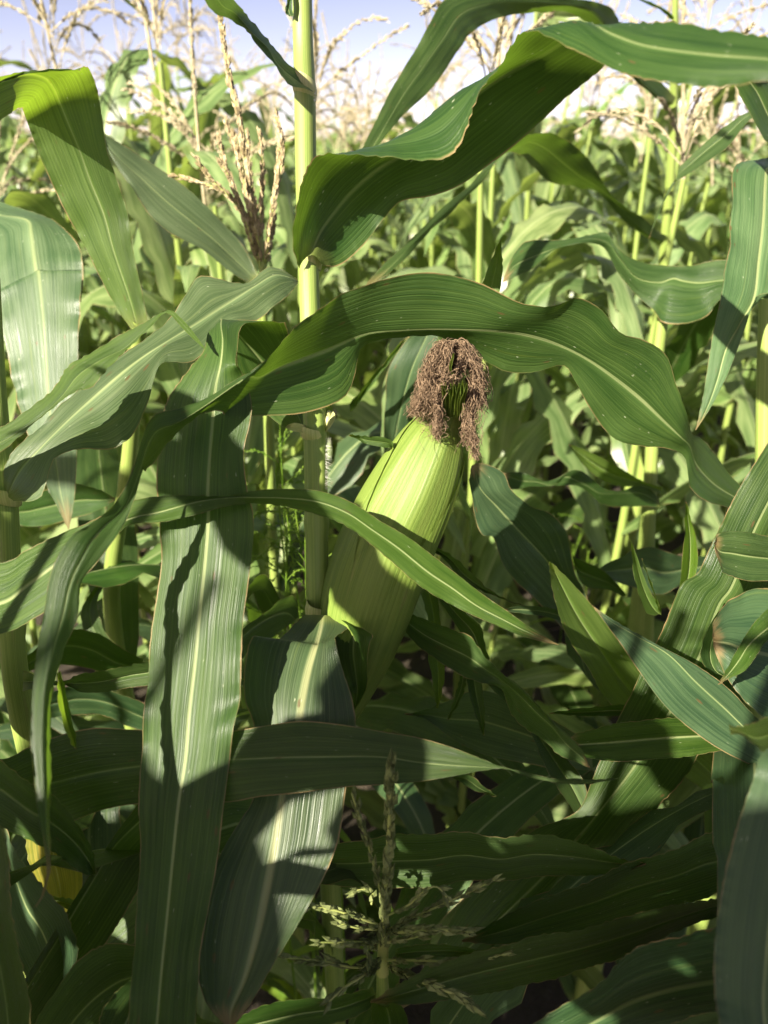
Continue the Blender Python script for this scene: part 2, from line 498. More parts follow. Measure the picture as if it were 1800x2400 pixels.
def tube(pts, rad, nseg=14, n=40, nodes=(), swell=.16, zig=0):
    """pts world (k,3), rad (k,) -> verts, faces, uvs"""
    S = spline(np.concatenate([np.asarray(pts), np.asarray(rad)[:, None]], 1), n)
    C, r = S[:, :3], S[:, 3].copy()
    t = np.linspace(0, 1, n)
    arc = np.concatenate([[0], np.cumsum(np.linalg.norm(np.diff(C, axis=0), axis=1))])
    for q in nodes:
        qa = np.interp(q, t, arc)
        r *= 1 + swell * np.exp(-((arc - qa) / .007) ** 2)
    T = np.gradient(C, axis=0); T /= np.linalg.norm(T, axis=1, keepdims=True)
    ref = np.array([1.0, 0, 0]) if abs(T[0][0]) < .8 else np.array([0, 1.0, 0])
    A = ref - np.sum(T * ref, 1, keepdims=True) * T; A /= np.linalg.norm(A, axis=1, keepdims=True)
    B = np.cross(T, A)
    th = np.linspace(0, 2 * math.pi, nseg, endpoint=False)
    ring = A[:, None] * np.cos(th)[None, :, None] + B[:, None] * np.sin(th)[None, :, None]
    V = C[:, None] + ring * r[:, None, None]
    # uv folded so that there is no seam jump
    uu = np.repeat(arc[:, None], nseg, 1)
    vv = np.repeat((np.abs((th / math.pi) - 1))[None], n, 0)
    return V.reshape(-1, 3), grid_faces(n, nseg, True), np.stack([uu, vv], -1).reshape(-1, 2)


def stalk(parent, pts, mat='stalk', nodes=(), ground=True, name='stalk', n=60, lean=(0, 0)):
    """pts: (frame, x, y, d, width in photo px); continued straight down to the ground"""
    Wp, rr = [], []
    for f, x, y, d, w in pts:
        px, py = fr(f, x, y)
        Wp.append(W(px, py, d)); rr.append(w * .5 / FPX * d)
    Wp = [np.array(q) for q in Wp]
    if ground:
        last = Wp[-1]
        for z in (last[2] * .6, last[2] * .25, -.03):
            Wp.append(np.array([last[0] + lean[0] * (last[2] - z), last[1] + lean[1] * (last[2] - z), z])); rr.append(rr[-1] * 1.06)
    v, f, u = tube(Wp, rr, 18, n, nodes)
    return mesh_obj(name, v, f, mat, parent, u, base=np.array(parent.location))


def plant_at(px, py, d, label, group=None, name='corn_plant'):
    q = W(px, py, d)
    return thing(name, label, 'corn plant', (float(q[0]), float(q[1]), 0.0), group)


# ------------------------------------------------------------------ the setting: soil
def soil():
    xs = np.concatenate([[-600, -120, -40, -14], np.linspace(-7, 7, 100), [14, 40, 120, 600]])
    ys = np.concatenate([[-60, -20, -8], np.linspace(-3.0, 9, 110), [14, 30, 80, 250, 900]])
    X, Y = np.meshgrid(xs, ys, indexing='ij')
    Z = .018 * np.sin(X * 5.1 + 1.3 * np.sin(Y * 2.3)) + .014 * np.sin(Y * 7.7 + X * 3.1) + rng.normal(0, .006, X.shape)
    v = np.stack([X, Y, Z - .02], -1).reshape(-1, 3)
    o = mesh_obj('ground', v, grid_faces(len(xs), len(ys)), 'soil')
    o['kind'] = 'structure'
    return o


soil()

# ================================================================== the plants that the photograph shows close up
# ---- the plant with the ear
A = plant_at(700, 1420, .57, 'corn plant with the big green ear and brown silk in the middle')
stalk(A, [('p', 700, -620, .46, 30), ('p', 703, -330, .485, 40), ('e7', 972, -120, .505, 46), ('e7', 980, 300, .51, 47), ('e7', 993, 640, .52, 50), ('e7', 1000, 1200, .535, 50), ('e7', 1020, 1900, .55, 50),
          ('e7', 1028, 2212, .555, 48), ('e2', 95, 700, .565, 55), ('e2', 105, 1300, .572, 53), ('e2', 112, 1640, .578, 56)],
      nodes=(.30, .475, .635), n=110)
# upper left leaf of that plant
leaf3(A, ['e7', (960, 560, 1000, 640, 1060, 670, .512, .004, -.012), (905, 500, 890, 560, 870, 610, .505, .006, -.014), (790, 370, 800, 480, 780, 500, .497, .008, -.006),
          (690, 255, 715, 350, 640, 330, .49, .008, .004), (590, 145, 610, 250, 560, 225, .48, .006, .006), (520, 60, 480, 100, 440, 150, .47, .004, .006),
          (455, -20, 390, 50, 320, 95, .455, .002, .006), (400, -120, 330, -40, 262, 20, .44), (330, -240, 280, -150, 220, -90, .425), (200, -420, 190, -410, 180, -400, .40)],
      'leaf_blue')
# a second small torn sheath at the very top
leaf2(A, ['e7', (905, 120, 880, 122, .50, .002, .002), (895, 60, 850, 90, .498, .002, .003), (900, 10, 852, 60, .497, .002, .003), (905, -60, 870, -30, .496)], 'leaf_blue', name='leaf_sheath')
# the twisted leaf to the right
leaf5(A, ['e1',
          (212, 1285, .540, 195, 1255, .538, 165, 1240, .536, 130, 1262, .538, 105, 1302, .542),
          (300, 1290, .552, 262, 1185, .548, 215, 1120, .540, 140, 1090, .532, 75, 1160, .520),
          (420, 1190, .556, 372, 1085, .552, 325, 985, .540, 205, 920, .526, 112, 900, .508),
          (520, 1060, .556, 492, 990, .552, 445, 905, .538, 320, 820, .520, 185, 765, .498),
          (600, 980, .552, 595, 910, .548, 540, 825, .534, 400, 736, .510, 330, 746, .488),
          (740, 955, .546, 720, 850, .540, 640, 740, .526, 520, 694, .502, 480, 763, .478),
          (880, 905, .540, 840, 790, .532, 765, 648, .516, 655, 622, .494, 680, 777, .470),
          (1010, 815, .532, 960, 690, .522, 880, 560, .506, 775, 531, .486, 838, 762, .464),
          (1130, 725, .522, 1060, 600, .512, 970, 460, .496, 895, 436, .478, 905, 660, .460),
          (1260, 610, .510, 1160, 480, .500, 1070, 365, .486, 1005, 374, .470, 968, 480, .456),
          (1400, 480, .494, 1290, 380, .484, 1195, 285, .472, 1115, 290, .460, 1080, 315, .450),
          (1500, 395, .476, 1400, 310, .466, 1290, 240, .454, 1190, 190, .442, 1150, 200, .436),
          (1590, 322, .450, 1530, 260, .440, 1430, 180, .430, 1310, 130, .420, 1235, 152, .412),
          'c2',
          (985, 215, .424, 960, 150, .414, 900, 105, .404, 840, 96, .396, 860, 235, .384),
          (1040, 110, .398, 1010, 100, .390, 990, 120, .380, 985, 200, .370, 1000, 302, .362),
          (1170, 92, .374, 1165, 125, .368, 1160, 180, .358, 1160, 270, .350, 1160, 348, .346),
          (1400, 120, .352, 1400, 165, .346, 1400, 215, .338, 1400, 300, .332, 1400, 374, .330),
          (1659, 160, .332, 1659, 205, .328, 1659, 245, .322, 1659, 310, .318, 1659, 352, .316),
          (1900, 230, .318, 1900, 262, .314, 1900, 290, .310, 1900, 325, .308, 1900, 345, .306),
          (2250, 360, .30, 2250, 362, .30, 2250, 365, .30, 2250, 368, .30, 2250, 370, .30)],
      'leaf', ripple=.0008)
# the leaf that climbs behind, folds over and hangs down to the lower left
leaf3(A, ['e3', (1420, 1090, 1390, 1060, 1340, 1030, .575, 0, 0), (1420, 900, 1300, 860, 1180, 980, .580, .01, -.004), (1330, 600, 1160, 640, 960, 760, .578, .012, -.006),
          (1270, 360, 1010, 450, 860, 560, .566, .010, -.004), (1235, 225, 860, 290, 830, 330, .550, .008, .004), (1190, 186, 735, 170, 735, 195, .535, .008, .006),
          (900, 205, 720, 195, 640, 250, .518, .004, .004), (850, 400, 735, 330, 590, 390, .502, -.006, .004), (840, 520, 720, 500, 500, 520, .494, -.012, .006),
          (900, 600, 690, 640, 410, 640, .492, .0, .004), (960, 800, 670, 780, 300, 800, .492, .006, .0), (950, 960, 660, 960, 260, 980, .492, .006, -.004),
          (900, 1200, 640, 1200, 228, 1250, .490, .004, -.006), (930, 1500, 620, 1500, 225, 1500, .488),
          'c5', (1096, 200, 900, 200, 690, 240, .484), (1085, 400, 885, 400, 695, 400, .480), (1050, 650, 860, 640, 655, 700, .474), (1045, 800, 842, 830, 640, 880, .468),
          (1035, 1000, 815, 1060, 620, 1060, .462), (1005, 1150, 800, 1250, 608, 1280, .456),
          'c7', (965, 560, 770, 520, 598, 560, .450), (940, 760, 745, 750, 605, 740, .442), (900, 980, 725, 960, 592, 960, .434), (865, 1180, 700, 1200, 575, 1200, .424),
          (850, 1400, 680, 1420, 558, 1400, .414), (840, 1560, 670, 1580, 550, 1580, .405), (800, 1900, 690, 1920, 600, 1900, .39), (730, 2300, 725, 2300, 720, 2300, .37)],
      'leaf', ripple=.0016)
# the leaf below the ear that hangs straight down
leaf3(A, ['e2', (225, 1715, 140, 1700, 30, 1700, .545, .004, .004), (290, 1750, 130, 1760, -30, 1760, .536, .008, .006), (215, 1830, 110, 1860, -160, 1850, .518, .004, .006),
          'c5', (1448, 740, 1370, 760, 1098, 724, .508, .004, .008), (1480, 860, 1335, 870, 1056, 870, .496, .006, .006), (1520, 990, 1305, 1000, 1058, 1000, .486, .006, .006),
          (1537, 1110, 1285, 1110, 1095, 1112, .480, .006, .006),
          'c7', (1495, 460, 1215, 480, 1100, 480, .470, .006, .004), (1462, 680, 1185, 700, 985, 680, .462, .006, .002), (1390, 860, 1150, 900, 890, 860, .454, .006, .0),
          (1290, 1040, 1115, 1080, 840, 1080, .446, .004, .0), (1170, 1240, 1060, 1280, 850, 1260, .438), (1080, 1390, 1000, 1420, 900, 1400, .432), (1015, 1480, 1000, 1490, 985, 1490, .428)],
      'leaf_rib', ripple=.0014)
# curled half of its base
leaf2(A, ['e2', (230, 1720, 235, 1740, .545), (330, 1770, 235, 1790, .538, .01), (415, 1810, 212, 1860, .534, .016), (405, 1860, 215, 1960, .536, .018), (400, 2000, 250, 2080, .54, .014),
          (390, 2120, 290, 2160, .545), (330, 2240, 310, 2250, .55)], 'leaf', name='leaf')


def collar(parent, f, x, y, d, w, h, rough=.2):
    """pale swollen ring where a blade leaves the stalk"""
    px, py = fr(f, x, y)
    c = W(px, py, d)
    r = w * .5 / FPX * d
    k = 22; n = 9
    V = []
    for i in range(n):
        t = i / (n - 1)
        for j in range(k):
            a = j / k * 2 * math.pi
            rr = r * (1.0 + .16 * math.sin(t * math.pi) + rough * .25 * math.sin(3 * a + 1) * t)
            V.append((c[0] + rr * math.cos(a), c[1] + rr * math.sin(a), c[2] + h * (t - .5) + .004 * math.cos(a + 2.4)))
    uv = [(i * .002, abs(j / k * 2 - 1)) for i in range(n) for j in range(k)]
    return mesh_obj('leaf_collar', V, grid_faces(n, k, True), 'collar', parent, uv, base=np.array(parent.location))


collar(A, 'e7', 990, 650, .52, 50, .012)
collar(A, 'e7', 1030, 1900, .55, 50, .014)
collar(A, 'e3', 1440, 1060, .565, 56, .010)
collar(A, 'e2', 130, 1690, .572, 66, .016)


def hairs(parent, f, x, y0, y1, d, n=70, L=.006):
    """white down along the edge of the stalk"""
    V, F = [], []
    for i in range(n):
        t = rng.uniform(0, 1)
        px, py = fr(f, x + rng.normal(0, 4), y0 + (y1 - y0) * t)
        p = W(px, py, d)
        q = p + np.array([rng.uniform(.3, 1.0), rng.normal(0, .3), rng.normal(-.1, .4)]) * L
        s = np.array([0, 0, .00013])
        b = len(V)
        V += [p - s, p + s, q]
        F.append([b, b + 1, b + 2])
        s2 = np.array([0, .00013, 0])
        V += [p - s2, p + s2, q]
        F.append([b + 3, b + 4, b + 5])
    o = mesh_obj('stalk_hair', V, F, 'hair', parent, base=np.array(parent.location))
    o['kind'] = 'stuff'
    return o


hairs(A, 'e3', 1535, 1080, 1480, .562, 110)
hairs(A, 'e7', 1065, 620, 780, .518, 45, .004)


# ---- the ear
def frame_axis(pts):
    P = np.array([W(*fr(f, x, y), d) for f, x, y, d, w in pts])
    r = np.array([w * .5 / FPX * d for f, x, y, d, w in pts])
    return P, r


EARP = [('D', 712, 1572, .600, 70), ('D', 735, 1500, .592, 120), ('D', 765, 1400, .580, 176), ('D', 796, 1290, .568, 211), ('D', 840, 1168, .556, 214), ('D', 896, 1050, .546, 194),
        ('D', 936, 960, .540, 150), ('D', 958, 912, .537, 102), ('D', 974, 878, .528, 74), ('D', 983, 852, .519, 54), ('D', 988, 828, .511, 38), ('D', 984, 800, .506, 20)]
ear_c, ear_r = frame_axis(EARP)


def ear_surface(n=90, k=64, a0=0.0, a1=2 * math.pi, off=0.0, t0=0.0, t1=1.0, wrap=True, tip=None, ridge=.0001, skew=0.0):
    S = spline(np.concatenate([ear_c, ear_r[:, None]], 1), 400)
    C, r = S[:, :3], S[:, 3]
    T = np.gradient(C, axis=0); T /= np.linalg.norm(T, axis=1, keepdims=True)
    toc = np.array([0, 0, CAM_Z]) - C
    Bv = toc - np.sum(toc * T, 1, keepdims=True) * T; Bv /= np.linalg.norm(Bv, axis=1, keepdims=True)   # towards the viewer's side
    Av = np.cross(Bv, T)
    arc = np.concatenate([[0], np.cumsum(np.linalg.norm(np.diff(C, axis=0), axis=1))]); arc /= arc[-1]
    out, uv = [], []
    for i in range(n):
        ti = i / (n - 1)
        for j in range(k):
            s = j / k if wrap else j / (k - 1)
            t = t0 + (t1 - t0) * ti
            if tip is not None:
                t = t0 + (tip(s) - t0) * ti
            q = np.interp(t, arc, np.arange(400)); q0 = int(min(q, 398)); w = q - q0
            c = C[q0] * (1 - w) + C[q0 + 1] * w
            rr = r[q0] * (1 - w) + r[q0 + 1] * w
            a = a0 + (a1 - a0) * s + skew * (t - .4) + (0 if wrap else .05 * math.sin(t * 9 + a0))
            edge = 1.0 if wrap else min(1, min(s, 1 - s) * 5 + .22)
            rr = rr + off * edge * (1 if wrap else 1) + ridge * math.sin(a * 58) + .0006 * math.sin(a * 7 + t * 5)
            out.append(c + (Av[q0] * math.sin(a) + Bv[q0] * math.cos(a)) * rr)
            uv.append((t * .27, (abs((a / math.pi) % 2 - 1)) * 1.6))
    return np.array(out), grid_faces(n, k, wrap), uv


v, f, u = ear_surface(n=80, k=180)
EAR = mesh_obj('ear', v, f, 'husk', A, u, base=np.array(A.location))
ab = np.array(A.location)
# outer husk sheets: pointed, overlapping, each a little proud of the one below (angle 0 faces the viewer, positive to the right)
for (a0, a1, off, tb, te, pk) in ((-2.7, -.18, .0019, .02, .80, .62), (.30, 2.5, .0014, .02, .90, .45), (-1.2, 1.05, .0009, .0, .60, .5), (2.2, 4.2, .0018, .02, .86, .5)):
    def tipf(s, te=te, pk=pk):
        x = abs(s - pk) / (pk if s < pk else 1 - pk)
        return te - (te - .28) * x ** 1.5
    v, f, u = ear_surface(n=70, k=120, a0=a0, a1=a1, off=off, t0=tb, wrap=False, tip=tipf, skew=(-.75 if a0 < -2 else .5))
    mesh_obj('husk', v, f, 'husk', EAR, u, base=ab)
# small free husk tip standing off to the left
leaf2(A, ['e2', (545, 735, 535, 742, .530), (530, 690, 515, 738, .528, .002, .002), (450, 672, 455, 728, .524, .002, .002), (380, 668, 390, 715, .522, .002, .002), (335, 664, 340, 690, .520), (290, 662, 291, 664, .518)],
      'leaf_fresh', name='husk_tip', ripple=.0006)
# flag leaves of the ear's husks hanging below it
leaf2(A, ['e2', (690, 1560, 790, 1520, .60), (740, 1700, 815, 1700, .592, .004), (735, 1850, 830, 1850, .585, .004), (755, 1980, 842, 1960, .58, .004), (780, 2150, 830, 2120, .575), (795, 2235, 803, 2235, .572)], 'leaf_fresh', name='husk_leaf')
leaf2(A, ['e2', (770, 1300, 775, 1330, .575), (870, 1345, 860, 1400, .57, .004), (960, 1420, 930, 1500, .565, .004), (1080, 1540, 1050, 1560, .56, .003), (1200, 1610, 1180, 1610, .556), (1300, 1645, 1298, 1650, .553)], 'leaf', name='husk_leaf')
leaf2(A, ['e2', (830, 1560, 800, 1600, .60), (950, 1680, 880, 1720, .594, .005), (1050, 1760, 950, 1830, .588, .006), (1085, 1900, 1000, 1900, .584, .006), (1130, 2020, 1060, 2060, .58, .004), (1230, 2140, 1180, 2190, .575), (1330, 2300, 1320, 2310, .57)], 'leaf', name='husk_leaf')
leaf2(A, ['c6', (350, 870, 420, 860, .60), (365, 960, 425, 950, .595, .003), (395, 1060, 435, 1050, .59, .002), (428, 1150, 434, 1150, .585)], 'leaf', name='husk_leaf')
leaf2(A, ['c6', (330, 880, 360, 890, .60), (310, 970, 340, 975, .597, .002), (272, 1082, 276, 1085, .594)], 'leaf', name='husk_leaf')
# the twisted leaf below the ear that points to the lower right
leaf5(A, ['c6',
          (80, 610, .585, 80, 625, .587, 82, 640, .588, 84, 660, .587, 85, 690, .585),
          (190, 652, .568, 190, 690, .575, 175, 715, .578, 165, 745, .574, 160, 775, .566),
          (290, 690, .552, 285, 730, .560, 275, 770, .564, 270, 800, .560, 260, 842, .552),
          (372, 722, .540, 370, 770, .546, 365, 815, .550, 355, 850, .546, 345, 897, .540),
          (430, 800, .530, 435, 835, .534, 440, 870, .538, 435, 900, .534, 425, 922, .530),
          (510, 880, .522, 515, 905, .524, 525, 930, .528, 520, 945, .532, 512, 955, .540),
          (585, 935, .514, 590, 955, .514, 600, 980, .518, 570, 1010, .530, 545, 1045, .540),
          (655, 1005, .508, 660, 1020, .507, 670, 1040, .508, 640, 1080, .522, 605, 1115, .532),
          (722, 1080, .502, 728, 1090, .500, 735, 1105, .500, 715, 1140, .510, 690, 1170, .518),
          (800, 1150, .496, 800, 1165, .496, 795, 1185, .498, 775, 1210, .502, 752, 1232, .506),
          (858, 1215, .490, 855, 1225, .491, 850, 1240, .492, 838, 1255, .494, 825, 1264, .496),
          (892, 1290, .486, 891, 1291, .486, 890, 1291, .486, 889, 1291, .486, 888, 1291, .486)],
      'leaf', ripple=.0008)


# ---- brown silk
def silk():
    V, F = [], []

    def strand(P, r0):
        n = len(P)
        T = np.gradient(P, axis=0); T /= np.linalg.norm(T, axis=1, keepdims=True) + 1e-9
        A1 = np.cross(T, np.array([.3, .5, .8])); A1 /= np.linalg.norm(A1, axis=1, keepdims=True) + 1e-9
        B1 = np.cross(T, A1)
        b = len(V)
        for i in range(n):
            r = r0 * (1 - .5 * i / n)
            for a in (0, 2.094, 4.189):
                V.append(P[i] + (A1[i] * math.cos(a) + B1[i] * math.sin(a)) * r)
        for i in range(n - 1):
            for j in range(3):
                F.append([b + i * 3 + j, b + i * 3 + (j + 1) % 3, b + (i + 1) * 3 + (j + 1) % 3, b + (i + 1) * 3 + j])

    def pts_(xs, ys, ds):
        ox, oy, k_ = FRAMES['e2']
        return W(ox + np.asarray(xs) * k_, oy + np.asarray(ys) * k_, np.asarray(ds))
    # guide curves (start near the husk tip, over the crown, hanging) in e2 pixels
    guides = [
        ([(890, 430, .530), (900, 300, .522), (870, 160, .520), (780, 260, .506), (730, 400, .500), (680, 520, .505)], 120, 46),
        ([(890, 430, .530), (890, 260, .520), (840, 150, .516), (760, 320, .502), (740, 460, .498), (700, 560, .505)], 110, 44),
        ([(890, 430, .530), (910, 280, .522), (930, 150, .518), (1010, 260, .508), (1040, 380, .505), (1050, 500, .510)], 130, 42),
        ([(890, 430, .530), (900, 230, .518), (880, 130, .514), (850, 250, .498), (830, 360, .496), (800, 480, .498), (795, 660, .505)], 46, 14),
        ([(900, 430, .528), (930, 260, .515), (960, 180, .510), (930, 290, .498), (880, 360, .494), (800, 420, .496)], 42, 26),
        ([(910, 420, .528), (980, 340, .515), (1000, 400, .508), (980, 560, .508), (1000, 680, .512), (1020, 800, .516)], 62, 22),
        ([(910, 420, .530), (960, 360, .516), (990, 460, .508), (970, 600, .510), (955, 720, .514)], 46, 18),
        ([(890, 430, .530), (850, 330, .508), (780, 430, .498), (800, 560, .500), (790, 690, .506)], 40, 13),
        ([(890, 430, .530), (800, 320, .510), (730, 420, .504), (690, 480, .504), (650, 530, .508)], 80, 30),
    ]
    for pts, cnt, sp_ in guides:
        G = np.array(pts, float)
        for q in range(int(cnt * 1.9)):
            off = rng.normal(0, 1, 2) * sp_ * .58
            n = 46
            end = rng.uniform(.62, 1.0) if rng.uniform() < .6 else 1.0
            g = G.copy()
            wgt = np.clip(np.linspace(0, 1, len(G)) * 2.2, .12, 1)
            g[:, 0] += off[0] * wgt; g[:, 1] += off[1] * wgt * .8
            g[:, 2] += rng.normal(0, .006) * wgt
            S = spline(g * np.array([1, 1, 2500.0]), n); S[:, 2] /= 2500.0
            S = S[:max(8, int(n * end))]
            S[:, 2] += .009
            t = np.linspace(0, 1, len(S))
            amp = rng.uniform(5, 19); fq = rng.uniform(3, 11)
            cr = np.clip(t * 1.5, 0, 1)
            S[:, 0] += amp * np.sin(t * fq * 6.28 + rng.uniform(0, 6.28)) * cr + np.cumsum(rng.normal(0, 2.2, len(S))) * .8
            S[:, 1] += amp * .7 * np.sin(t * fq * 5.1 + rng.uniform(0, 6.28)) * cr
            S[:, 2] += .0034 * np.sin(t * fq * 5.7 + rng.uniform(0, 6.28)) * cr
            strand(pts_(S[:, 0], S[:, 1], S[:, 2]), rng.uniform(.00020, .00046))
    # a few long loose ends
    for q in range(26):
        x, y = rng.uniform(960, 1060), rng.uniform(380, 560)
        L = rng.uniform(120, 330)
        t = np.linspace(0, 1, 26)
        xs = x + 26 * np.sin(t * rng.uniform(4, 11) + rng.uniform(0, 6)) + rng.normal(0, 30) * t
        ys = y + L * t + 10 * np.sin(t * 14 + q)
        strand(pts_(xs, ys, .508 + .004 * np.sin(t * 5 + q)), .00022)
    for q in range(14):
        x, y = rng.uniform(700, 860), rng.uniform(520, 640)
        t = np.linspace(0, 1, 20)
        xs = x + 22 * np.sin(t * rng.uniform(4, 10) + rng.uniform(0, 6))
        ys = y + rng.uniform(60, 150) * t
        strand(pts_(xs, ys, .503 + .003 * np.sin(t * 5 + q)), .0002)
    return mesh_obj('silk', V, F, 'silk', EAR, base=ab)


silk()


def silk_fresh():
    for k in range(7):
        x = 845 + k * 17 + random.uniform(-6, 6)
        leaf2(A, ['e2', (x - 16, 560, x + 16, 560, .516), (x - 15, 470, x + 15, 465, .502, .0006), (x - 4 + 5 * k - 14, 410 - 14 * (k % 3), x + 15 + 5 * k - 14, 405, .493, .0004), (x + 8 * k - 24, 365 - 24 * (k % 2), x + 8 * k - 20, 362, .489)],
              'husk', name='husk_tip', ripple=0, fine=0)
    leaf2(A, ['e2', (872, 300, 880, 300, .495), (868, 260, 884, 255, .491), (882, 215, 894, 210, .489), (893, 190, 896, 190, .489)], 'husk', name='husk_tip', ripple=0, fine=0)


silk_fresh()

# ---- the plant on the right whose leaf arches over the ear
B = plant_at(1800, 1190, .73, 'corn plant at the right edge whose long leaf arches over the ear')
stalk(B, [('p', 1800, 700, .70, 40), ('p', 1795, 900, .715, 42), ('p', 1790, 1190, .735, 44), ('p', 1760, 1700, .80, 44)], nodes=(.25, .42))
leaf3(B, ['c4', (1660, 1060, 1640, 1110, 1600, 1160, .728), (1545, 1000, 1530, 1050, 1490, 1088, .705, .01, -.01), (1440, 868, 1420, 980, 1400, 1062, .68, .014, -.014), (1372, 790, 1350, 900, 1322, 992, .662, .014, -.008),
          (1330, 765, 1322, 820, 1300, 870, .648, .004, .004), (1312, 700, 1290, 790, 1230, 830, .636, -.006, .008),
          (1265, 560, 1210, 715, 1110, 823, .625, -.014, .012), (1220, 430, 1110, 620, 985, 782, .615, -.016, .014), (1130, 366, 990, 525, 890, 660, .604, -.016, .012),
          (1020, 330, 880, 450, 825, 540, .596, -.016, .008), (940, 232, 780, 400, 775, 475, .588, -.018, .010), (840, 182, 680, 362, 650, 502, .580, -.02, .02), (740, 214, 580, 338, 540, 502, .573, -.018, .024),
          (600, 206, 480, 328, 450, 462, .566, -.016, .026), (430, 122, 350, 325, 365, 400, .560, -.016, .026), (290, 84, 200, 325, 215, 350, .553, -.016, .022), (170, 72, 60, 332, 60, 352, .545, -.016, .018),
          (0, 100, -80, 345, -90, 385, .537, -.016, .010), 'c3', (1480, 165, 1400, 415, 1500, 600, .525, -.016, .006), (1380, 225, 1290, 455, 1330, 675, .515, -.014, .004), (1290, 300, 1200, 490, 1150, 690, .505, -.012, .002),
          (1200, 390, 1120, 530, 980, 690, .494, -.008, .002), 'e3', (1000, 540, 940, 612, 720, 872, .484, .002, .006), (830, 640, 790, 705, 570, 892, .476, .006, .010), (620, 762, 580, 850, 430, 1010, .468, .008, .012),
          (400, 850, 390, 965, 300, 1130, .460, .006, .014), (210, 900, 238, 1022, 205, 1260, .452, .002, .014), (115, 1050, 165, 1130, 125, 1340, .446, -.004, .012),
          'c3', (572, 935, 592, 965, 618, 915, .440, -.004, .006), (500, 1060, 535, 1095, 580, 1055, .434, -.004, .004), (405, 1148, 455, 1165, 530, 1172, .428, -.006, .004),
          'c5', (310, 287, 390, 320, 440, 375, .421, -.006, .004), (225, 430, 310, 480, 352, 490, .415, -.004, .004), (190, 620, 270, 640, 335, 640, .408, -.002, .006), (165, 750, 235, 770, 275, 792, .402, -.002, .006),
          (140, 950, 198, 950, 226, 960, .395, -.002, .008), (130, 1150, 190, 1160, 216, 1160, .389, -.002, .010), (148, 1340, 195, 1350, 219, 1350, .383, -.002, .010),
          'c7', (170, 610, 204, 640, 219, 640, .377, -.002, .008), (200, 790, 211, 800, 218, 785, .371), (185, 905, 192, 900, 197, 895, .368), (148, 970, 150, 970, 152, 967, .366)],
      'leaf', ripple=.0012)
# bright blade behind, tip up
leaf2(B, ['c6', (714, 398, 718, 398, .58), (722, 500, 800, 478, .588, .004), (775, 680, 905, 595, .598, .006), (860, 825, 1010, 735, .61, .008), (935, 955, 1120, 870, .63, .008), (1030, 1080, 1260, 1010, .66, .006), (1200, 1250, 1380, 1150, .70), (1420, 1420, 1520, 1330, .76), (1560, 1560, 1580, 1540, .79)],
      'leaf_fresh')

# ---- left stalk and its grey leaf
H = plant_at(20, 1200, .56, 'corn plant at the left edge with a broad grey-green leaf rising from its collar')
stalk(H, [('D', -22, 600, .545, 44), ('D', -5, 900, .555, 48), ('D', 12, 1060, .56, 52), ('D', 22, 1300, .575, 56), ('D', 40, 1500, .60, 58)], nodes=(.30,), n=80)
collar(H, 'D', 12, 1070, .558, 58, .012)
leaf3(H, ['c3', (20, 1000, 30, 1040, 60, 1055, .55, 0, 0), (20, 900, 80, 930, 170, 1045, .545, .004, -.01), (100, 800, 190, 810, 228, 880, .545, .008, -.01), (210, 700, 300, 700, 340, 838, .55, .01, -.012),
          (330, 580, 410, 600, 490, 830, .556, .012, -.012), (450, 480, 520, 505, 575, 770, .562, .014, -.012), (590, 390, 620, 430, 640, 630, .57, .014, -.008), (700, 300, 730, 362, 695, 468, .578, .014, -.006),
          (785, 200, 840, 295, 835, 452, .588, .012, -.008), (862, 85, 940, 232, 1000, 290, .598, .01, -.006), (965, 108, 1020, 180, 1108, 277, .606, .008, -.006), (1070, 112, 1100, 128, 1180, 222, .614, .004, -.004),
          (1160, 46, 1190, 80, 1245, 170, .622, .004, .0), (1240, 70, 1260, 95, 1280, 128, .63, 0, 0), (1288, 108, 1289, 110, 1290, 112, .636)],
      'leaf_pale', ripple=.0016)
# dark broad leaf low on the left
leaf2(H, ['c7', (-300, 180, -300, 420, .50), (0, 322, 0, 610, .47, .01), (130, 430, 130, 692, .46, .012), (230, 500, 240, 742, .455, .012), (335, 605, 310, 790, .452, .01), (400, 725, 375, 832, .452), (412, 830, 410, 834, .454)], 'leaf')
leaf2(H, ['c7', (-80, 520, -160, 700, .43), (8, 620, -120, 800, .425, .01), (30, 800, -140, 1000, .42, .012), (62, 1000, -120, 1200, .415, .014), (105, 1250, -80, 1400, .41, .012), (122, 1400, -60, 1550, .405, .01), (115, 1700, -20, 1750, .40), (60, 2000, 40, 2000, .39)], 'leaf')
leaf2(H, ['c7', (20, 620, -60, 700, .50), (105, 790, 0, 860, .498, .01), (200, 900, 30, 1060, .496, .012), (295, 992, 70, 1180, .494, .014), (330, 1150, 120, 1320, .492, .01), (290, 1400, 130, 1500, .49), (200, 1700, 150, 1720, .488)], 'leaf_blue')

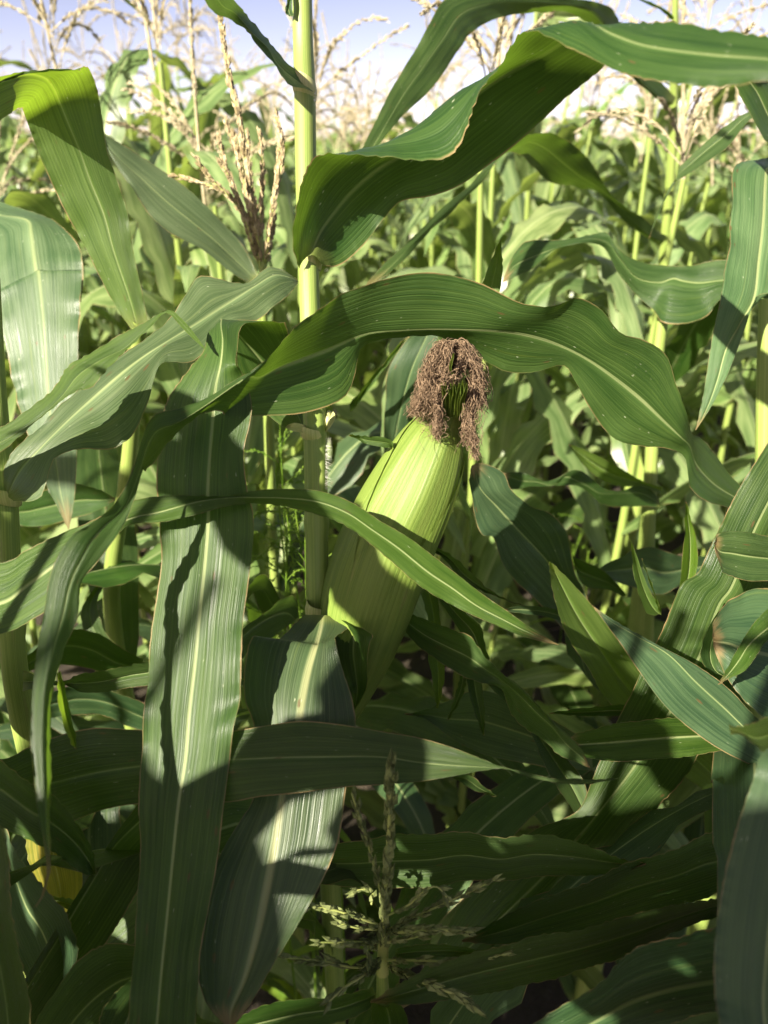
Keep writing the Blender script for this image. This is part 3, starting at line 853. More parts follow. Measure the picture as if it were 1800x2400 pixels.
# ---- plant off the left edge: long leaf that crosses the ear, the folded one, the level one
E = plant_at(-330, 1300, .50, 'corn plant just off the left edge whose narrow leaf crosses the ear')
stalk(E, [('p', -330, 500, .47, 46), ('p', -330, 900, .485, 48), ('p', -330, 1300, .50, 50), ('p', -330, 1800, .54, 52)], nodes=(.3, .5))
leaf3(E, ['p', (-330, 1180, -330, 1210, -330, 1240, .50), (-180, 1300, -180, 1400, -180, 1480, .485, .006, -.006), 'c5', (0, 405, 0, 580, 0, 712, .472, .008, -.008), (120, 345, 130, 490, 160, 640, .468, .008, -.008),
          (240, 290, 240, 410, 290, 540, .466, .008, -.006), (400, 220, 400, 300, 420, 400, .466, .006, -.004), (560, 140, 560, 215, 548, 246, .468, .004, -.002), (680, 117, 690, 185, 690, 230, .470, .004, -.002),
          (850, 113, 850, 140, 850, 195, .472, .006, -.002), (985, 115, 985, 122, 985, 158, .474, .006, .0), (1100, 92, 1090, 122, 1085, 148, .476, .002, .004), (1230, 84, 1230, 125, 1230, 162, .478, .0, .004),
          (1370, 92, 1370, 140, 1350, 190, .480, .0, .004), (1510, 138, 1500, 190, 1480, 236, .482, -.002, .004),
          'c6', (-20, 220, -55, 260, -85, 300, .484, -.002, .004), (100, 290, 60, 340, 15, 385, .486, -.002, .004), (230, 388, 190, 445, 150, 500, .488, -.002, .004), (330, 465, 295, 515, 260, 568, .490, -.002, .004),
          (440, 550, 400, 590, 370, 625, .490), (530, 610, 505, 645, 480, 672, .490), (640, 690, 625, 705, 600, 722, .490), (755, 757, 754, 758, 752, 759, .490)],
      'leaf', ripple=.0012)
leaf3(E, ['p', (-330, 1100, -330, 1120, -330, 1140, .50), (-150, 1040, -150, 1090, -140, 1130, .50, .006, -.004), 'c3', (0, 740, 10, 800, 20, 832, .50, .006, -.004), (150, 640, 165, 700, 160, 712, .50, .008, -.004), (240, 560, 270, 600, 330, 585, .502, .01, -.004),
          (290, 482, 330, 520, 390, 572, .504, .012, -.006), (390, 420, 430, 450, 470, 480, .506, .01, -.006), (500, 350, 540, 395, 560, 395, .508, .008, -.004), (620, 290, 640, 300, 650, 308, .508, .004, -.002),
          (690, 247, 700, 248, 706, 252, .504, .002, .0), (735, 234, 735, 244, 735, 254, .498), (790, 275, 785, 290, 775, 298, .494), (840, 335, 833, 342, 825, 350, .490), (886, 398, 884, 400, 882, 402, .486)],
      'leaf_fresh', ripple=.0008)
leaf3(E, ['p', (-330, 1560, -330, 1580, -330, 1600, .53), (-150, 1700, -150, 1790, -150, 1870, .52, .004, .0), 'c7', (0, 330, 0, 480, 0, 620, .512, .006, .0), (130, 275, 130, 455, 150, 620, .508, .006, .0), (230, 236, 240, 430, 300, 600, .505, .006, .0), (400, 196, 400, 392, 430, 555, .482, .006, .0),
          (600, 205, 600, 362, 620, 520, .478, .006, .0), (800, 215, 800, 340, 800, 515, .462, .006, -.002), (1000, 208, 1000, 332, 985, 518, .458, .006, -.004), (1150, 185, 1150, 326, 1130, 492, .456, .006, -.004),
          (1300, 166, 1300, 322, 1290, 476, .454, .006, -.004), (1450, 178, 1450, 320, 1440, 456, .452, .006, -.004), 'c8', (0, 212, 0, 322, 0, 440, .450, .006, -.004), (150, 238, 150, 345, 150, 428, .448, .004, -.004),
          (300, 282, 300, 358, 300, 404, .446, .004, -.002), (430, 332, 430, 365, 430, 380, .444), (515, 364, 520, 370, 525, 372, .442), (620, 388, 620, 398, 615, 406, .440), (720, 412, 720, 422, 720, 428, .438),
          (830, 415, 830, 428, 830, 440, .436), (900, 418, 900, 428, 900, 436, .434), (1015, 412, 1015, 413, 1015, 414, .432)],
      'leaf', ripple=.0016)
leaf2(E, ['c8', (285, 398, 300, 412, .482), (360, 392, 345, 440, .484, .003), (420, 440, 400, 470, .486, .002), (486, 488, 484, 492, .488)], 'leaf', ripple=.0006)
leaf2(E, ['c5', (250, 880, 262, 870, .445), (248, 960, 290, 980, .443, .003), (262, 1060, 310, 1080, .441, .003), (300, 1170, 328, 1150, .438, .002), (326, 1210, 329, 1208, .436)], 'leaf_fresh', ripple=.0006)
leaf2(E, ['c5', (100, 870, 100, 960, .56), (280, 915, 285, 932, .545), (330, 890, 340, 960, .54, .004), (450, 868, 450, 963, .535, .006), (560, 842, 560, 942, .53, .008), (650, 826, 650, 930, .525, .008), (760, 800, 760, 900, .52, .008), (900, 760, 900, 800, .515)], 'leaf')
# diagonal bright leaf behind the hanging one
leaf3(E, ['c7', (900, 100, 920, 120, 960, 180, .515), (740, 320, 780, 360, 900, 440, .512, .0, .006), (595, 525, 640, 560, 780, 640, .508, .0, .008), (480, 680, 500, 700, 660, 800, .504, .0, .010), (375, 850, 395, 865, 560, 960, .498, .0, .012), (250, 1050, 275, 1065, 440, 1150, .490, .0, .012),
          (120, 1260, 145, 1275, 300, 1290, .482, .0, .010), (20, 1430, 40, 1450, 170, 1475, .474, .0, .008), (-120, 1700, -110, 1710, -40, 1720, .46)],
      'leaf', ripple=.001)
leaf2(E, ['c7', (640, 1120, 700, 1300, .47), (560, 1140, 620, 1400, .466, .01), (470, 1118, 560, 1475, .462, .012), (380, 1170, 450, 1560, .458, .012), (262, 1290, 380, 1640, .454, .012), (150, 1475, 300, 1750, .45, .01), (80, 1700, 200, 1850, .446), (60, 1950, 70, 1960, .44)], 'leaf')
leaf2(E, ['c7', (700, 1220, 760, 1300, .455), (560, 1288, 680, 1420, .45, .008), (470, 1380, 620, 1560, .446, .01), (432, 1480, 580, 1680, .442, .01), (420, 1650, 520, 1800, .438), (440, 1900, 450, 1900, .434)], 'leaf')

# ---- plants behind on the left
G = plant_at(330, 800, .74, 'corn plant in the upper left whose glowing leaf folds over at the top')
stalk(G, [('c1', 600, 1380, .70, 30), ('p', 325, 800, .72, 34), ('p', 300, 1100, .80, 36), ('p', 262, 1420, .90, 38)], nodes=(.2,), lean=(.0, .05))
leaf3(G, ['c1', (565, 1420, 595, 1420, 640, 1400, .70), (480, 1290, 560, 1290, 618, 1280, .692, .004, .004), (385, 1100, 490, 1080, 575, 1080, .68, .004, .006), (320, 985, 450, 930, 552, 920, .672, .004, .008), (250, 850, 390, 780, 508, 780, .662, .002, .01),
          (190, 715, 345, 650, 462, 650, .652, .0, .012), (140, 590, 295, 530, 441, 500, .640, -.002, .014), (108, 500, 255, 430, 418, 380, .628, -.004, .014), (95, 468, 235, 385, 390, 305, .612, -.01, .010), (92, 466, 205, 345, 372, 290, .596, -.016, .004),
          (60, 478, 150, 325, 340, 300, .578, -.016, .012), (0, 522, 75, 330, 230, 296, .560, -.012, .018), (-100, 600, -30, 370, 90, 310, .544, -.008, .018), (-220, 680, -160, 460, -60, 350, .53), (-420, 760, -380, 640, -320, 560, .51), (-600, 800, -600, 795, -600, 790, .50)],
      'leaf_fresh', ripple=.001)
J = plant_at(-260, 800, .95, 'corn plant off the left edge with a wide pale striped leaf hanging down')
stalk(J, [('p', -280, 300, .86, 30), ('p', -260, 800, .95, 34), ('p', -240, 1300, 1.08, 36)], nodes=(.3,))
leaf3(J, ['p', (-265, 780, -262, 800, -262, 820, .95), (-230, 560, -190, 620, -150, 680, .93, .01, -.01), (-140, 440, -80, 500, -60, 600, .90, .02, -.02), 'c1', (60, 895, 20, 930, -120, 1000, .865, .02, -.0), (225, 945, 120, 950, -110, 1080, .845, .01, .01),
          (330, 1050, 135, 1010, -105, 1180, .832, .004, .01), (357, 1130, 150, 1130, -95, 1280, .822, .0, .008), (352, 1300, 180, 1300, -70, 1400, .81, .0, .006), 'c3', (352, 60, 165, 60, -40, 160, .80, .0, .006), (345, 250, 185, 250, 10, 330, .79, .0, .006), (335, 420, 200, 450, 50, 520, .785, .0, .006),
          (334, 640, 215, 680, 95, 700, .78, .0, .004), (332, 850, 235, 850, 150, 850, .78), (325, 1020, 260, 1020, 205, 1000, .78), (312, 1110, 282, 1110, 255, 1100, .78), (298, 1182, 296, 1183, 294, 1182, .78)],
      'leaf_pale', ripple=.002)
leaf2(J, ['c3', (-100, 1040, -100, 1120, .93), (80, 1050, 85, 1165, .90, .01), (200, 1010, 190, 1165, .88, .01), (340, 984, 330, 1130, .86, .01), (430, 1010, 420, 1100, .85, .006), (500, 1048, 498, 1056, .845)], 'leaf')
K = plant_at(640, 1000, .98, 'corn plant behind the ear plant with a pale leaf slanting up to the left')
stalk(K, [('p', 600, 660, .90, 22), ('p', 625, 900, .96, 24), ('p', 634, 1100, 1.02, 26), ('p', 640, 1400, 1.12, 28)], mat='stalk', nodes=(.3,))
leaf3(K, ['c1', (1115, 1190, 1105, 1210, 1090, 1230, .90), (1060, 1080, 1020, 1125, 1000, 1178, .89, .004, -.004), (990, 990, 930, 1040, 880, 1082, .875, .008, -.008), (890, 890, 820, 950, 740, 1012, .86, .012, -.01), (775, 785, 720, 870, 650, 930, .85, .012, -.01),
          (620, 680, 600, 760, 560, 800, .84, .01, -.008), (520, 620, 520, 690, 490, 700, .832, .006, -.004), (455, 585, 458, 620, 465, 640, .828), (440, 560, 441, 562, 442, 564, .825)],
      'leaf_pale', ripple=.0016)
leaf2(K, ['e2', (330, 500, 300, 530, .85), (420, 380, 300, 470, .83, .01), (500, 280, 380, 380, .81, .01), (560, 190, 470, 270, .79, .01), (640, 90, 580, 130, .77)], 'leaf')
leaf3(K, ['e2', (500, 900, 520, 900, 540, 900, .95), (490, 700, 560, 650, 640, 640, .90, .01, -.01), (500, 450, 610, 420, 700, 430, .86, .012, -.012), (520, 280, 660, 260, 750, 260, .84, .012, -.012), (600, 140, 720, 130, 790, 140, .83, .01, -.01), (720, 20, 780, 10, 830, 20, .82), (880, -120, 890, -120, 900, -110, .81)],
      'leaf_blue', ripple=.003)


# ---- right background stalk with the arching leaves
Mp = plant_at(1560, 700, 1.3, 'tall corn plant in the upper right with two leaves arching to the left')
stalk(Mp, [('c2', 1262, -150, 1.12, 12), ('c2', 1258, 80, 1.15, 14), ('c2', 1252, 440, 1.22, 18), ('c2', 1238, 760, 1.28, 21), ('c2', 1215, 1050, 1.34, 24), ('c2', 1185, 1400, 1.42, 26), ('c2', 1150, 1800, 1.52, 27)], nodes=(.11, .25, .47), n=90)
leaf3(Mp, ['c2', (1262, 420, 1250, 448, 1235, 455, 1.20), (1190, 350, 1190, 420, 1175, 425, 1.17, .0, .01), (1110, 250, 1090, 330, 1070, 330, 1.13, .0, .01), (1040, 130, 1030, 190, 960, 220, 1.08, .0, .015), (985, 40, 950, 110, 920, 140, 1.04, .0, .02),
           (900, 5, 870, 40, 820, 62, 1.0, .0, .02), (770, -10, 740, 22, 700, 52, .97, .0, .02), (600, -40, 580, 10, 590, 60, .94, .0, .02), (430, -40, 440, 20, 480, 82, .91, .0, .02), (265, -5, 330, 65, 380, 140, .88, .0, .02), (190, 115, 255, 170, 330, 205, .86, .0, .02),
           (120, 240, 170, 290, 255, 320, .85, .0, .018), (45, 360, 90, 400, 175, 415, .84, .0, .014), (-20, 490, 25, 510, 80, 500, .83, .0, .01), (-75, 600, -40, 620, 0, 600, .82), (-140, 740, -120, 740, -100, 735, .81)],
      'leaf', ripple=.003)
leaf3(Mp, ['c2', (1225, 1020, 1210, 1045, 1195, 1060, 1.32), (1185, 1000, 1170, 1030, 1150, 1035, 1.29, .0, .01), (1120, 940, 1080, 960, 1060, 975, 1.24, .0, .01), (1040, 890, 1000, 878, 990, 905, 1.2, .0, .012), (970, 825, 930, 815, 920, 830, 1.16, .0, .02), (915, 730, 850, 765, 800, 805, 1.12, -.01, .03), (850, 652, 775, 705, 700, 775, 1.08, -.01, .03),
           (770, 595, 700, 645, 630, 705, 1.04, -.01, .03), (690, 573, 625, 615, 570, 660, 1.0, -.01, .02), (610, 582, 560, 640, 500, 675, .97, -.005, .01), (520, 640, 480, 700, 440, 715, .94), (430, 780, 400, 800, 370, 800, .91, .01, -.005), (300, 905, 290, 900, 260, 890, .88, .01, -.005), (190, 1010, 170, 1010, 120, 1030, .86, .01, -.005), (60, 1150, 30, 1150, -20, 1160, .84), (-60, 1240, -70, 1240, -80, 1235, .83)],
      'leaf', ripple=.003)
leaf2(Mp, ['c2', (1255, 75, 1245, 90, 1.14), (1200, 30, 1190, 42, 1.13, .004), (1130, 0, 1120, 10, 1.12), (1040, -40, 1038, -38, 1.11)], 'leaf')
leaf2(Mp, ['c2', (720, 50, 750, 90, 1.16), (800, 25, 850, 120, 1.15, .01), (905, 20, 930, 110, 1.14, .01), (1000, 120, 1030, 200, 1.13, .01), (1120, 330, 1130, 350, 1.12)], 'leaf_far')

# ---- plants off the right edge
P = plant_at(1990, 900, .80, 'corn plant off the right edge with a pale leaf hanging point down')
stalk(P, [('p', 2010, 150, .72, 40), ('p', 1990, 900, .82, 44), ('p', 1960, 1500, .92, 46)], nodes=(.3, .5))
leaf3(P, ['p', (1990, 640, 1990, 660, 1985, 690, .78), (1930, 480, 1930, 540, 1940, 600, .755, .01, -.01), (1850, 370, 1870, 430, 1900, 520, .735, .016, -.012), 'c2', (1640, 680, 1690, 720, 1800, 800, .715, .014, -.006), (1540, 700, 1655, 730, 1790, 880, .70, .004, .004), (1503, 745, 1648, 800, 1780, 960, .69, -.002, .004),
          (1502, 900, 1640, 950, 1765, 1050, .678, -.004, .004), (1490, 1060, 1620, 1130, 1735, 1150, .668, -.004, .004), (1468, 1200, 1600, 1290, 1690, 1250, .66, -.004, .004), (1440, 1350, 1540, 1400, 1610, 1290, .652),
          'c4', (1415, 380, 1480, 400, 1545, 355, .645), (1390, 530, 1440, 540, 1485, 510, .64), (1368, 650, 1395, 660, 1420, 640, .637), (1345, 752, 1346, 753, 1348, 752, .634)],
      'leaf_pale', ripple=.0022)
leaf3(P, ['p', (1995, 900, 1995, 930, 1995, 960, .82), (1880, 760, 1885, 830, 1890, 900, .83, .01, -.01), 'c2', (1640, 1110, 1640, 1200, 1640, 1290, .84, .01, -.012), (1470, 1122, 1460, 1210, 1455, 1290, .85, .01, -.014), (1380, 1135, 1360, 1220, 1390, 1370, .86, .01, -.016), (1300, 1150, 1290, 1210, 1290, 1400, .865, .008, -.02),
          (1240, 1150, 1250, 1200, 1200, 1390, .868, .006, -.016), (1150, 1140, 1190, 1220, 1165, 1340, .868, .004, .004), (1065, 1112, 1090, 1200, 1080, 1265, .866, -.004, .012), (1005, 1065, 1020, 1120, 1005, 1170, .862, -.006, .012), (962, 1005, 965, 1050, 950, 1070, .856, .0, .004),
          (900, 1012, 890, 1030, 870, 1050, .846, .01, -.004), (790, 1036, 760, 1065, 735, 1080, .835, .01, -.006), (620, 1043, 640, 1110, 640, 1160, .825, .01, -.01), (560, 1100, 560, 1150, 560, 1200, .82, .006, -.004), (512, 1218, 513, 1219, 514, 1220, .815)],
      'leaf', ripple=.0015)
leaf3(P, ['p', (1990, 380, 1990, 390, 1990, 400, .75), (1860, 270, 1860, 280, 1860, 300, .77), 'c2', (1590, 480, 1592, 490, 1600, 505, .80), (1500, 525, 1490, 570, 1480, 640, .81, .004, -.01), (1400, 605, 1390, 650, 1385, 705, .82, .004, -.01), (1310, 690, 1310, 720, 1310, 755, .83, .003, -.006), (1275, 725, 1275, 750, 1275, 775, .835),
          (1262, 780, 1256, 785, 1250, 785, .84), (1222, 850, 1218, 850, 1214, 848, .842), (1180, 940, 1177, 940, 1174, 938, .844), (1146, 1030, 1145, 1030, 1144, 1030, .846)],
      'leaf', ripple=.0008)
# dark leaf at the top right corner
leaf2(P, ['c2', (1900, 640, 1920, 560, .70), (1720, 640, 1760, 480, .68, .01), (1640, 610, 1720, 440, .66, .01), (1560, 440, 1659, 340, .645, .01), (1510, 350, 1600, 300, .635), (1450, 240, 1460, 230, .625)], 'leaf')
# leaf with the green folded tip standing behind the arch
leaf2(P, ['c2', (425, 1226, 500, 1265, .62), (445, 1170, 512, 1180, .618, .002), (475, 1095, 511, 1110, .616), (500, 1036, 502, 1036, .614)], 'leaf_fresh', ripple=.0005)

# ---- near plant at the lower right
S = plant_at(2080, 1200, .60, 'corn plant off the right edge whose broad leaf slants down to the lower left')
stalk(S, [('p', 2080, 500, .55, 46), ('p', 2080, 1200, .60, 50), ('p', 2080, 2000, .70, 52)], nodes=(.2, .4))
leaf3(S, ['p', (2070, 640, 2090, 660, 2100, 680, .60), (1960, 780, 2000, 830, 2060, 900, .60, .0, .01), 'c4', (1700, 740, 1790, 830, 1900, 920, .60, .0, .012), (1560, 960, 1670, 1050, 1800, 1150, .60, .0, .012), (1480, 1110, 1600, 1190, 1760, 1300, .60, .0, .012), (1430, 1210, 1560, 1290, 1720, 1400, .60, .0, .012),
          (1355, 1370, 1500, 1440, 1660, 1540, .60, .0, .012), 'c6', (1290, 490, 1455, 580, 1590, 680, .60, .0, .012), (1200, 695, 1365, 810, 1520, 900, .60, .0, .012), (1105, 890, 1250, 1030, 1420, 1120, .60, .0, .012), (1000, 1100, 1140, 1200, 1330, 1290, .60, .0, .012), (905, 1320, 1050, 1330, 1240, 1400, .60, .0, .010),
          'c8', (830, 560, 905, 590, 1140, 590, .60, .0, .010), (640, 640, 840, 670, 1020, 740, .60, .0, .008), (480, 790, 690, 840, 880, 870, .60, .0, .006), (330, 960, 530, 995, 700, 1010, .60), (200, 1180, 330, 1180, 460, 1180, .60), (60, 1400, 70, 1410, 80, 1410, .60)],
      'leaf', ripple=.0014)
leaf3(S, ['p', (2085, 1800, 2080, 1840, 2075, 1880, .62), 'c6', (1900, 1250, 1880, 1330, 1860, 1420, .56, .0, .004), (1760, 1160, 1740, 1230, 1720, 1340, .545, .0, .006), (1620, 1080, 1600, 1150, 1600, 1285, .535, .0, .006), (1480, 940, 1470, 1030, 1410, 1185, .528, .0, .006), (1340, 840, 1350, 920, 1235, 1045, .524, .0, .006), (1190, 762, 1230, 800, 1110, 885, .524, .0, .004), (1060, 690, 1090, 720, 1010, 735, .526, .0, .002), (960, 630, 955, 640, 935, 635, .53), (893, 582, 894, 583, 895, 584, .535)],
      'leaf_blue', ripple=.0012)
leaf2(S, ['p', (2080, 1650, 2080, 1700, .62), 'c6', (1750, 1090, 1760, 1230, .57, .008), (1480, 1085, 1480, 1216, .56, .008), (1300, 1074, 1310, 1240, .553, .008), (1150, 1080, 1150, 1255, .548, .008), (1000, 1100, 1000, 1262, .543, .008), (900, 1122, 910, 1252, .54, .006), (820, 1148, 825, 1232, .537), (780, 1175, 782, 1200, .535)], 'leaf', ripple=.001)
leaf2(S, ['c6', (1330, 1030, 1330, 1085, .62), (1150, 1018, 1150, 1072, .612, .003), (1000, 1018, 1000, 1066, .606, .003), (860, 1032, 870, 1066, .60), (712, 1052, 713, 1055, .595)], 'leaf', ripple=.0008)
for yy, mat_, secs in (
        (1900, 'leaf', [(1700, 560, 1750, 840, .53, .01), (1510, 630, 1500, 890, .515, .012), (1380, 650, 1390, 930, .51, .012), (1280, 715, 1250, 960, .506, .012), (1100, 762, 1080, 1010, .50, .012), (900, 850, 900, 1060, .495, .01), (700, 925, 720, 1100, .49, .008), (500, 1020, 520, 1130, .486), (335, 1115, 340, 1120, .482)]),
        (1980, 'leaf', [(1700, 880, 1720, 990, .50, .008), (1450, 925, 1440, 1010, .488, .01), (1280, 955, 1240, 1090, .482, .012), (1100, 1000, 1090, 1160, .478, .012), (850, 1062, 880, 1235, .474, .012), (600, 1110, 650, 1300, .47, .012), (350, 1180, 420, 1345, .466, .01), (100, 1280, 130, 1390, .462), (-60, 1380, -58, 1384, .46)]),
        (2250, 'leaf_blue', [(1750, 980, 1800, 1500, .47, .01), (1560, 1030, 1620, 1540, .462, .012), (1420, 1062, 1450, 1530, .456, .014), (1200, 1112, 1240, 1560, .45, .014), (1050, 1172, 1080, 1600, .446, .012), (920, 1300, 900, 1640, .442, .01), (700, 1440, 720, 1700, .438), (400, 1640, 420, 1740, .434), (180, 1790, 182, 1792, .43)]),
        (2330, 'leaf', [(1800, 1330, 1800, 1600, .44, .01), (1430, 1420, 1450, 1640, .43, .01), (1250, 1470, 1270, 1660, .425), (1000, 1560, 1020, 1680, .42), (760, 1700, 762, 1702, .415)])):
    leaf2(S, ['p', (2080, yy - 40, 2080, yy + 20, .60), 'c8'] + secs, mat_, ripple=.0012)
# broken, curled blades on the right edge
leaf2(S, ['p', (2085, 1240, 2085, 1300, .60), 'c6', (1800, 310, 1800, 480, .545, .004), (1659, 290, 1659, 482, .535, .004), (1580, 272, 1570, 482, .53, .004), (1500, 266, 1505, 462, .528, .002), (1450, 274, 1462, 440, .526), (1432, 300, 1440, 375, .525), (1428, 322, 1430, 335, .5245)], 'leaf', ripple=.0008)
leaf2(S, ['p', (2085, 1500, 2085, 1600, .60), 'c6', (1800, 560, 1850, 1100, .56, -.012), (1700, 520, 1740, 1110, .55, -.016), (1600, 515, 1640, 1068, .545, -.018), (1530, 545, 1560, 1000, .542, -.016), (1480, 575, 1500, 930, .542, -.01), (1425, 660, 1448, 830, .544), (1418, 720, 1424, 760, .546)], 'leaf_blue', ripple=.0006)
leaf2(S, ['c6', (1472, 578, 1478, 585, .552), (1420, 650, 1470, 680, .556, .002), (1375, 750, 1450, 780, .560, .003), (1368, 810, 1460, 850, .562, .003), (1400, 865, 1470, 880, .562), (1455, 890, 1490, 900, .56)], 'leaf', ripple=.0004)
leaf3(S, ['p', (2085, 1330, 2085, 1360, 2085, 1390, .60), 'c6', (1850, 480, 1850, 560, 1830, 640, .52, .0, .0), (1659, 600, 1655, 690, 1659, 738, .505, .004, -.004), (1580, 690, 1575, 760, 1600, 820, .50, .004, -.004), (1525, 780, 1530, 830, 1560, 870, .497, .004, -.004), (1470, 880, 1480, 895, 1485, 908, .494), (1443, 930, 1444, 931, 1445, 931, .492)], 'leaf', ripple=.0008)
# big near leaf at the right edge, out of focus
leaf3(S, ['p', (2085, 1560, 2085, 1600, 2085, 1640, .56), (1960, 1690, 1980, 1760, 2010, 1850, .40), 'c8', (1640, 300, 1790, 330, 1960, 420, .345, .004, .0), (1590, 430, 1760, 470, 1950, 540, .338, .004, .0), (1525, 620, 1720, 680, 1930, 740, .332, .004, .0), (1485, 780, 1690, 850, 1910, 900, .328, .004, .0), (1450, 960, 1670, 1020, 1890, 1060, .324, .004, .0), (1425, 1180, 1650, 1230, 1870, 1270, .32, .004, .0),
          (1428, 1340, 1640, 1400, 1860, 1430, .316, .004, .0), (1460, 1500, 1660, 1560, 1850, 1600, .312), (1540, 1800, 1680, 1820, 1800, 1850, .305), (1700, 2200, 1705, 2200, 1710, 2200, .30)],
      'leaf_blue', ripple=.001)
leaf2(S, ['p', (2085, 1600, 2085, 1640, .56), 'c8', (1760, 60, 1800, 250, .40, .006), (1659, 150, 1680, 300, .372, .006), (1570, 180, 1640, 300, .362, .004), (1520, 190, 1560, 235, .358), (1488, 175, 1498, 222, .356)], 'leaf_fresh', ripple=.001)

# ---- bluish leaf behind the ear on the right and its plant
Up = plant_at(1525, 1150, .98, 'corn plant right of the ear with a bluish mottled leaf and a thick stalk behind')
stalk(Up, [('p', 1560, 700, .90, 26), ('p', 1535, 900, .93, 28), ('p', 1528, 1050, .95, 30), ('p', 1520, 1200, .98, 32), ('p', 1500, 1500, 1.05, 60), ('p', 1490, 1700, 1.1, 58)], nodes=(.28,))
leaf3(Up, ['p', (1500, 1640, 1480, 1640, 1460, 1650, .90), 'c6', (960, 860, 880, 900, 800, 800, .83, .0, -.004), (910, 690, 820, 600, 770, 690, .80, .004, -.006), (872, 540, 760, 470, 650, 560, .78, .006, -.008), 'c4', (825, 1370, 700, 1310, 570, 1405, .765, .006, -.01), (805, 1260, 640, 1245, 505, 1320, .755, .006, -.012), (785, 1185, 580, 1185, 470, 1215, .745, .006, -.01),
           (722, 1112, 530, 1130, 425, 1205, .735, .006, -.008), (625, 1075, 480, 1075, 395, 1130, .725, .004, -.004), (550, 1010, 430, 1025, 380, 1040, .715), (515, 935, 405, 985, 368, 970, .71), (425, 895, 395, 930, 372, 950, .705), (385, 900, 380, 905, 376, 910, .70)],
      'leaf_blue', ripple=.0022)
leaf2(Up, ['e8', (1500, 800, 1480, 860, .95), (1360, 760, 1360, 800, .93), (1150, 640, 1130, 790, .92, .01), (1000, 560, 960, 700, .91, .01), (850, 490, 830, 560, .90), (770, 470, 775, 480, .89)], 'leaf_fresh', ripple=.001)
leaf3(Up, ['e8', (1480, 900, 1480, 930, 1480, 960, .96), (1350, 780, 1340, 850, 1350, 950, .94, .0, .01), (1180, 830, 1170, 850, 1120, 955, .92, .0, .01), (1040, 810, 1020, 850, 1010, 920, .905, .0, .01), (960, 740, 930, 800, 920, 840, .895, .0, .005), (880, 680, 850, 760, 830, 790, .885), (800, 670, 740, 720, 720, 790, .88), (690, 730, 660, 790, 640, 795, .875), (560, 750, 520, 760, 480, 800, .87, .0, -.01), (420, 690, 400, 750, 350, 820, .865, .0, -.01), (270, 690, 265, 700, 260, 740, .86)],
      'leaf', ripple=.0015)
leaf2(Up, ['e8', (1900, 1330, 1900, 1480, .98), (1659, 1340, 1640, 1560, .96, .01), (1530, 1300, 1500, 1640, .94, .012), (1370, 1265, 1350, 1600, .92, .014), (1200, 1330, 1200, 1560, .90, .012), (1020, 1430, 1050, 1500, .885), (960, 1480, 962, 1484, .88)], 'leaf_blue')
leaf2(Up, ['e8', (1220, 1640, 1200, 1660, .90), (1100, 1500, 1080, 1600, .88, .01), (950, 1400, 940, 1590, .86, .012), (840, 1360, 850, 1520, .85, .01), (800, 1330, 810, 1380, .845)], 'leaf')
leaf2(Up, ['e8', (1480, 1790, 1495, 1800, .60), (1380, 1780, 1480, 1700, .598, .003), (1300, 1560, 1420, 1640, .596, .003), (1265, 1350, 1330, 1430, .594, .002), (1252, 1205, 1258, 1205, .592)], 'leaf_fresh', ripple=.0006, dd=.03)
leaf2(Up, ['e8', (1470, 1760, 1490, 1790, .625), (1430, 1620, 1450, 1640, .622), (1370, 1450, 1385, 1470, .62), (1340, 1355, 1343, 1357, .618)], 'leaf_fresh', ripple=.0004)
leaf2(Up, ['c6', (1255, 620, 1300, 560, .66), (1280, 480, 1352, 430, .655, .004), (1298, 300, 1348, 300, .65, .003), (1300, 200, 1325, 210, .647), (1304, 138, 1307, 138, .645)], 'leaf_fresh', ripple=.0006)
leaf2(Up, ['c6', (800, 620, 810, 680, .68), (700, 595, 710, 640, .67, .004), (600, 588, 610, 625, .66, .003), (525, 604, 527, 610, .655)], 'leaf_blue', ripple=.0006)
# leaf at the lower middle, dull blue with a white midrib
leaf2(Up, ['c6', (900, 1180, 900, 1300, .74), (720, 1080, 720, 1290, .72, .01), (560, 1000, 560, 1260, .705, .012), (420, 950, 420, 1230, .69, .012), (280, 1000, 290, 1160, .68, .01), (170, 1040, 180, 1080, .672), (90, 1055, 92, 1060, .668)], 'leaf_blue')
leaf2(Up, ['c8', (560, 60, 620, 40, .66), (640, 230, 690, 215, .65, .004), (700, 370, 800, 340, .642, .006), (760, 470, 860, 420, .636, .006), (850, 600, 890, 540, .63, .004), (915, 692, 918, 690, .625)], 'leaf', ripple=.0008)

# ---- blades low behind the main stalk
leaf3(K, ['c5', (1290, 640, 1275, 650, 1270, 660, .80), (1268, 545, 1230, 620, 1190, 712, .76, .004, -.004), (1180, 590, 1130, 660, 1080, 790, .72, .006, -.006), (1050, 690, 1030, 740, 1020, 830, .69), (960, 800, 955, 820, 950, 840, .67)], 'leaf_blue')
leaf3(K, ['c5', (1250, 640, 1240, 640, 1230, 650, .82), (1215, 570, 1180, 590, 1130, 620, .79), (1150, 456, 1130, 520, 1078, 510, .76, .004, -.004), (1100, 480, 1060, 560, 1040, 620, .74), (1020, 600, 1000, 680, 990, 700, .72)], 'leaf')

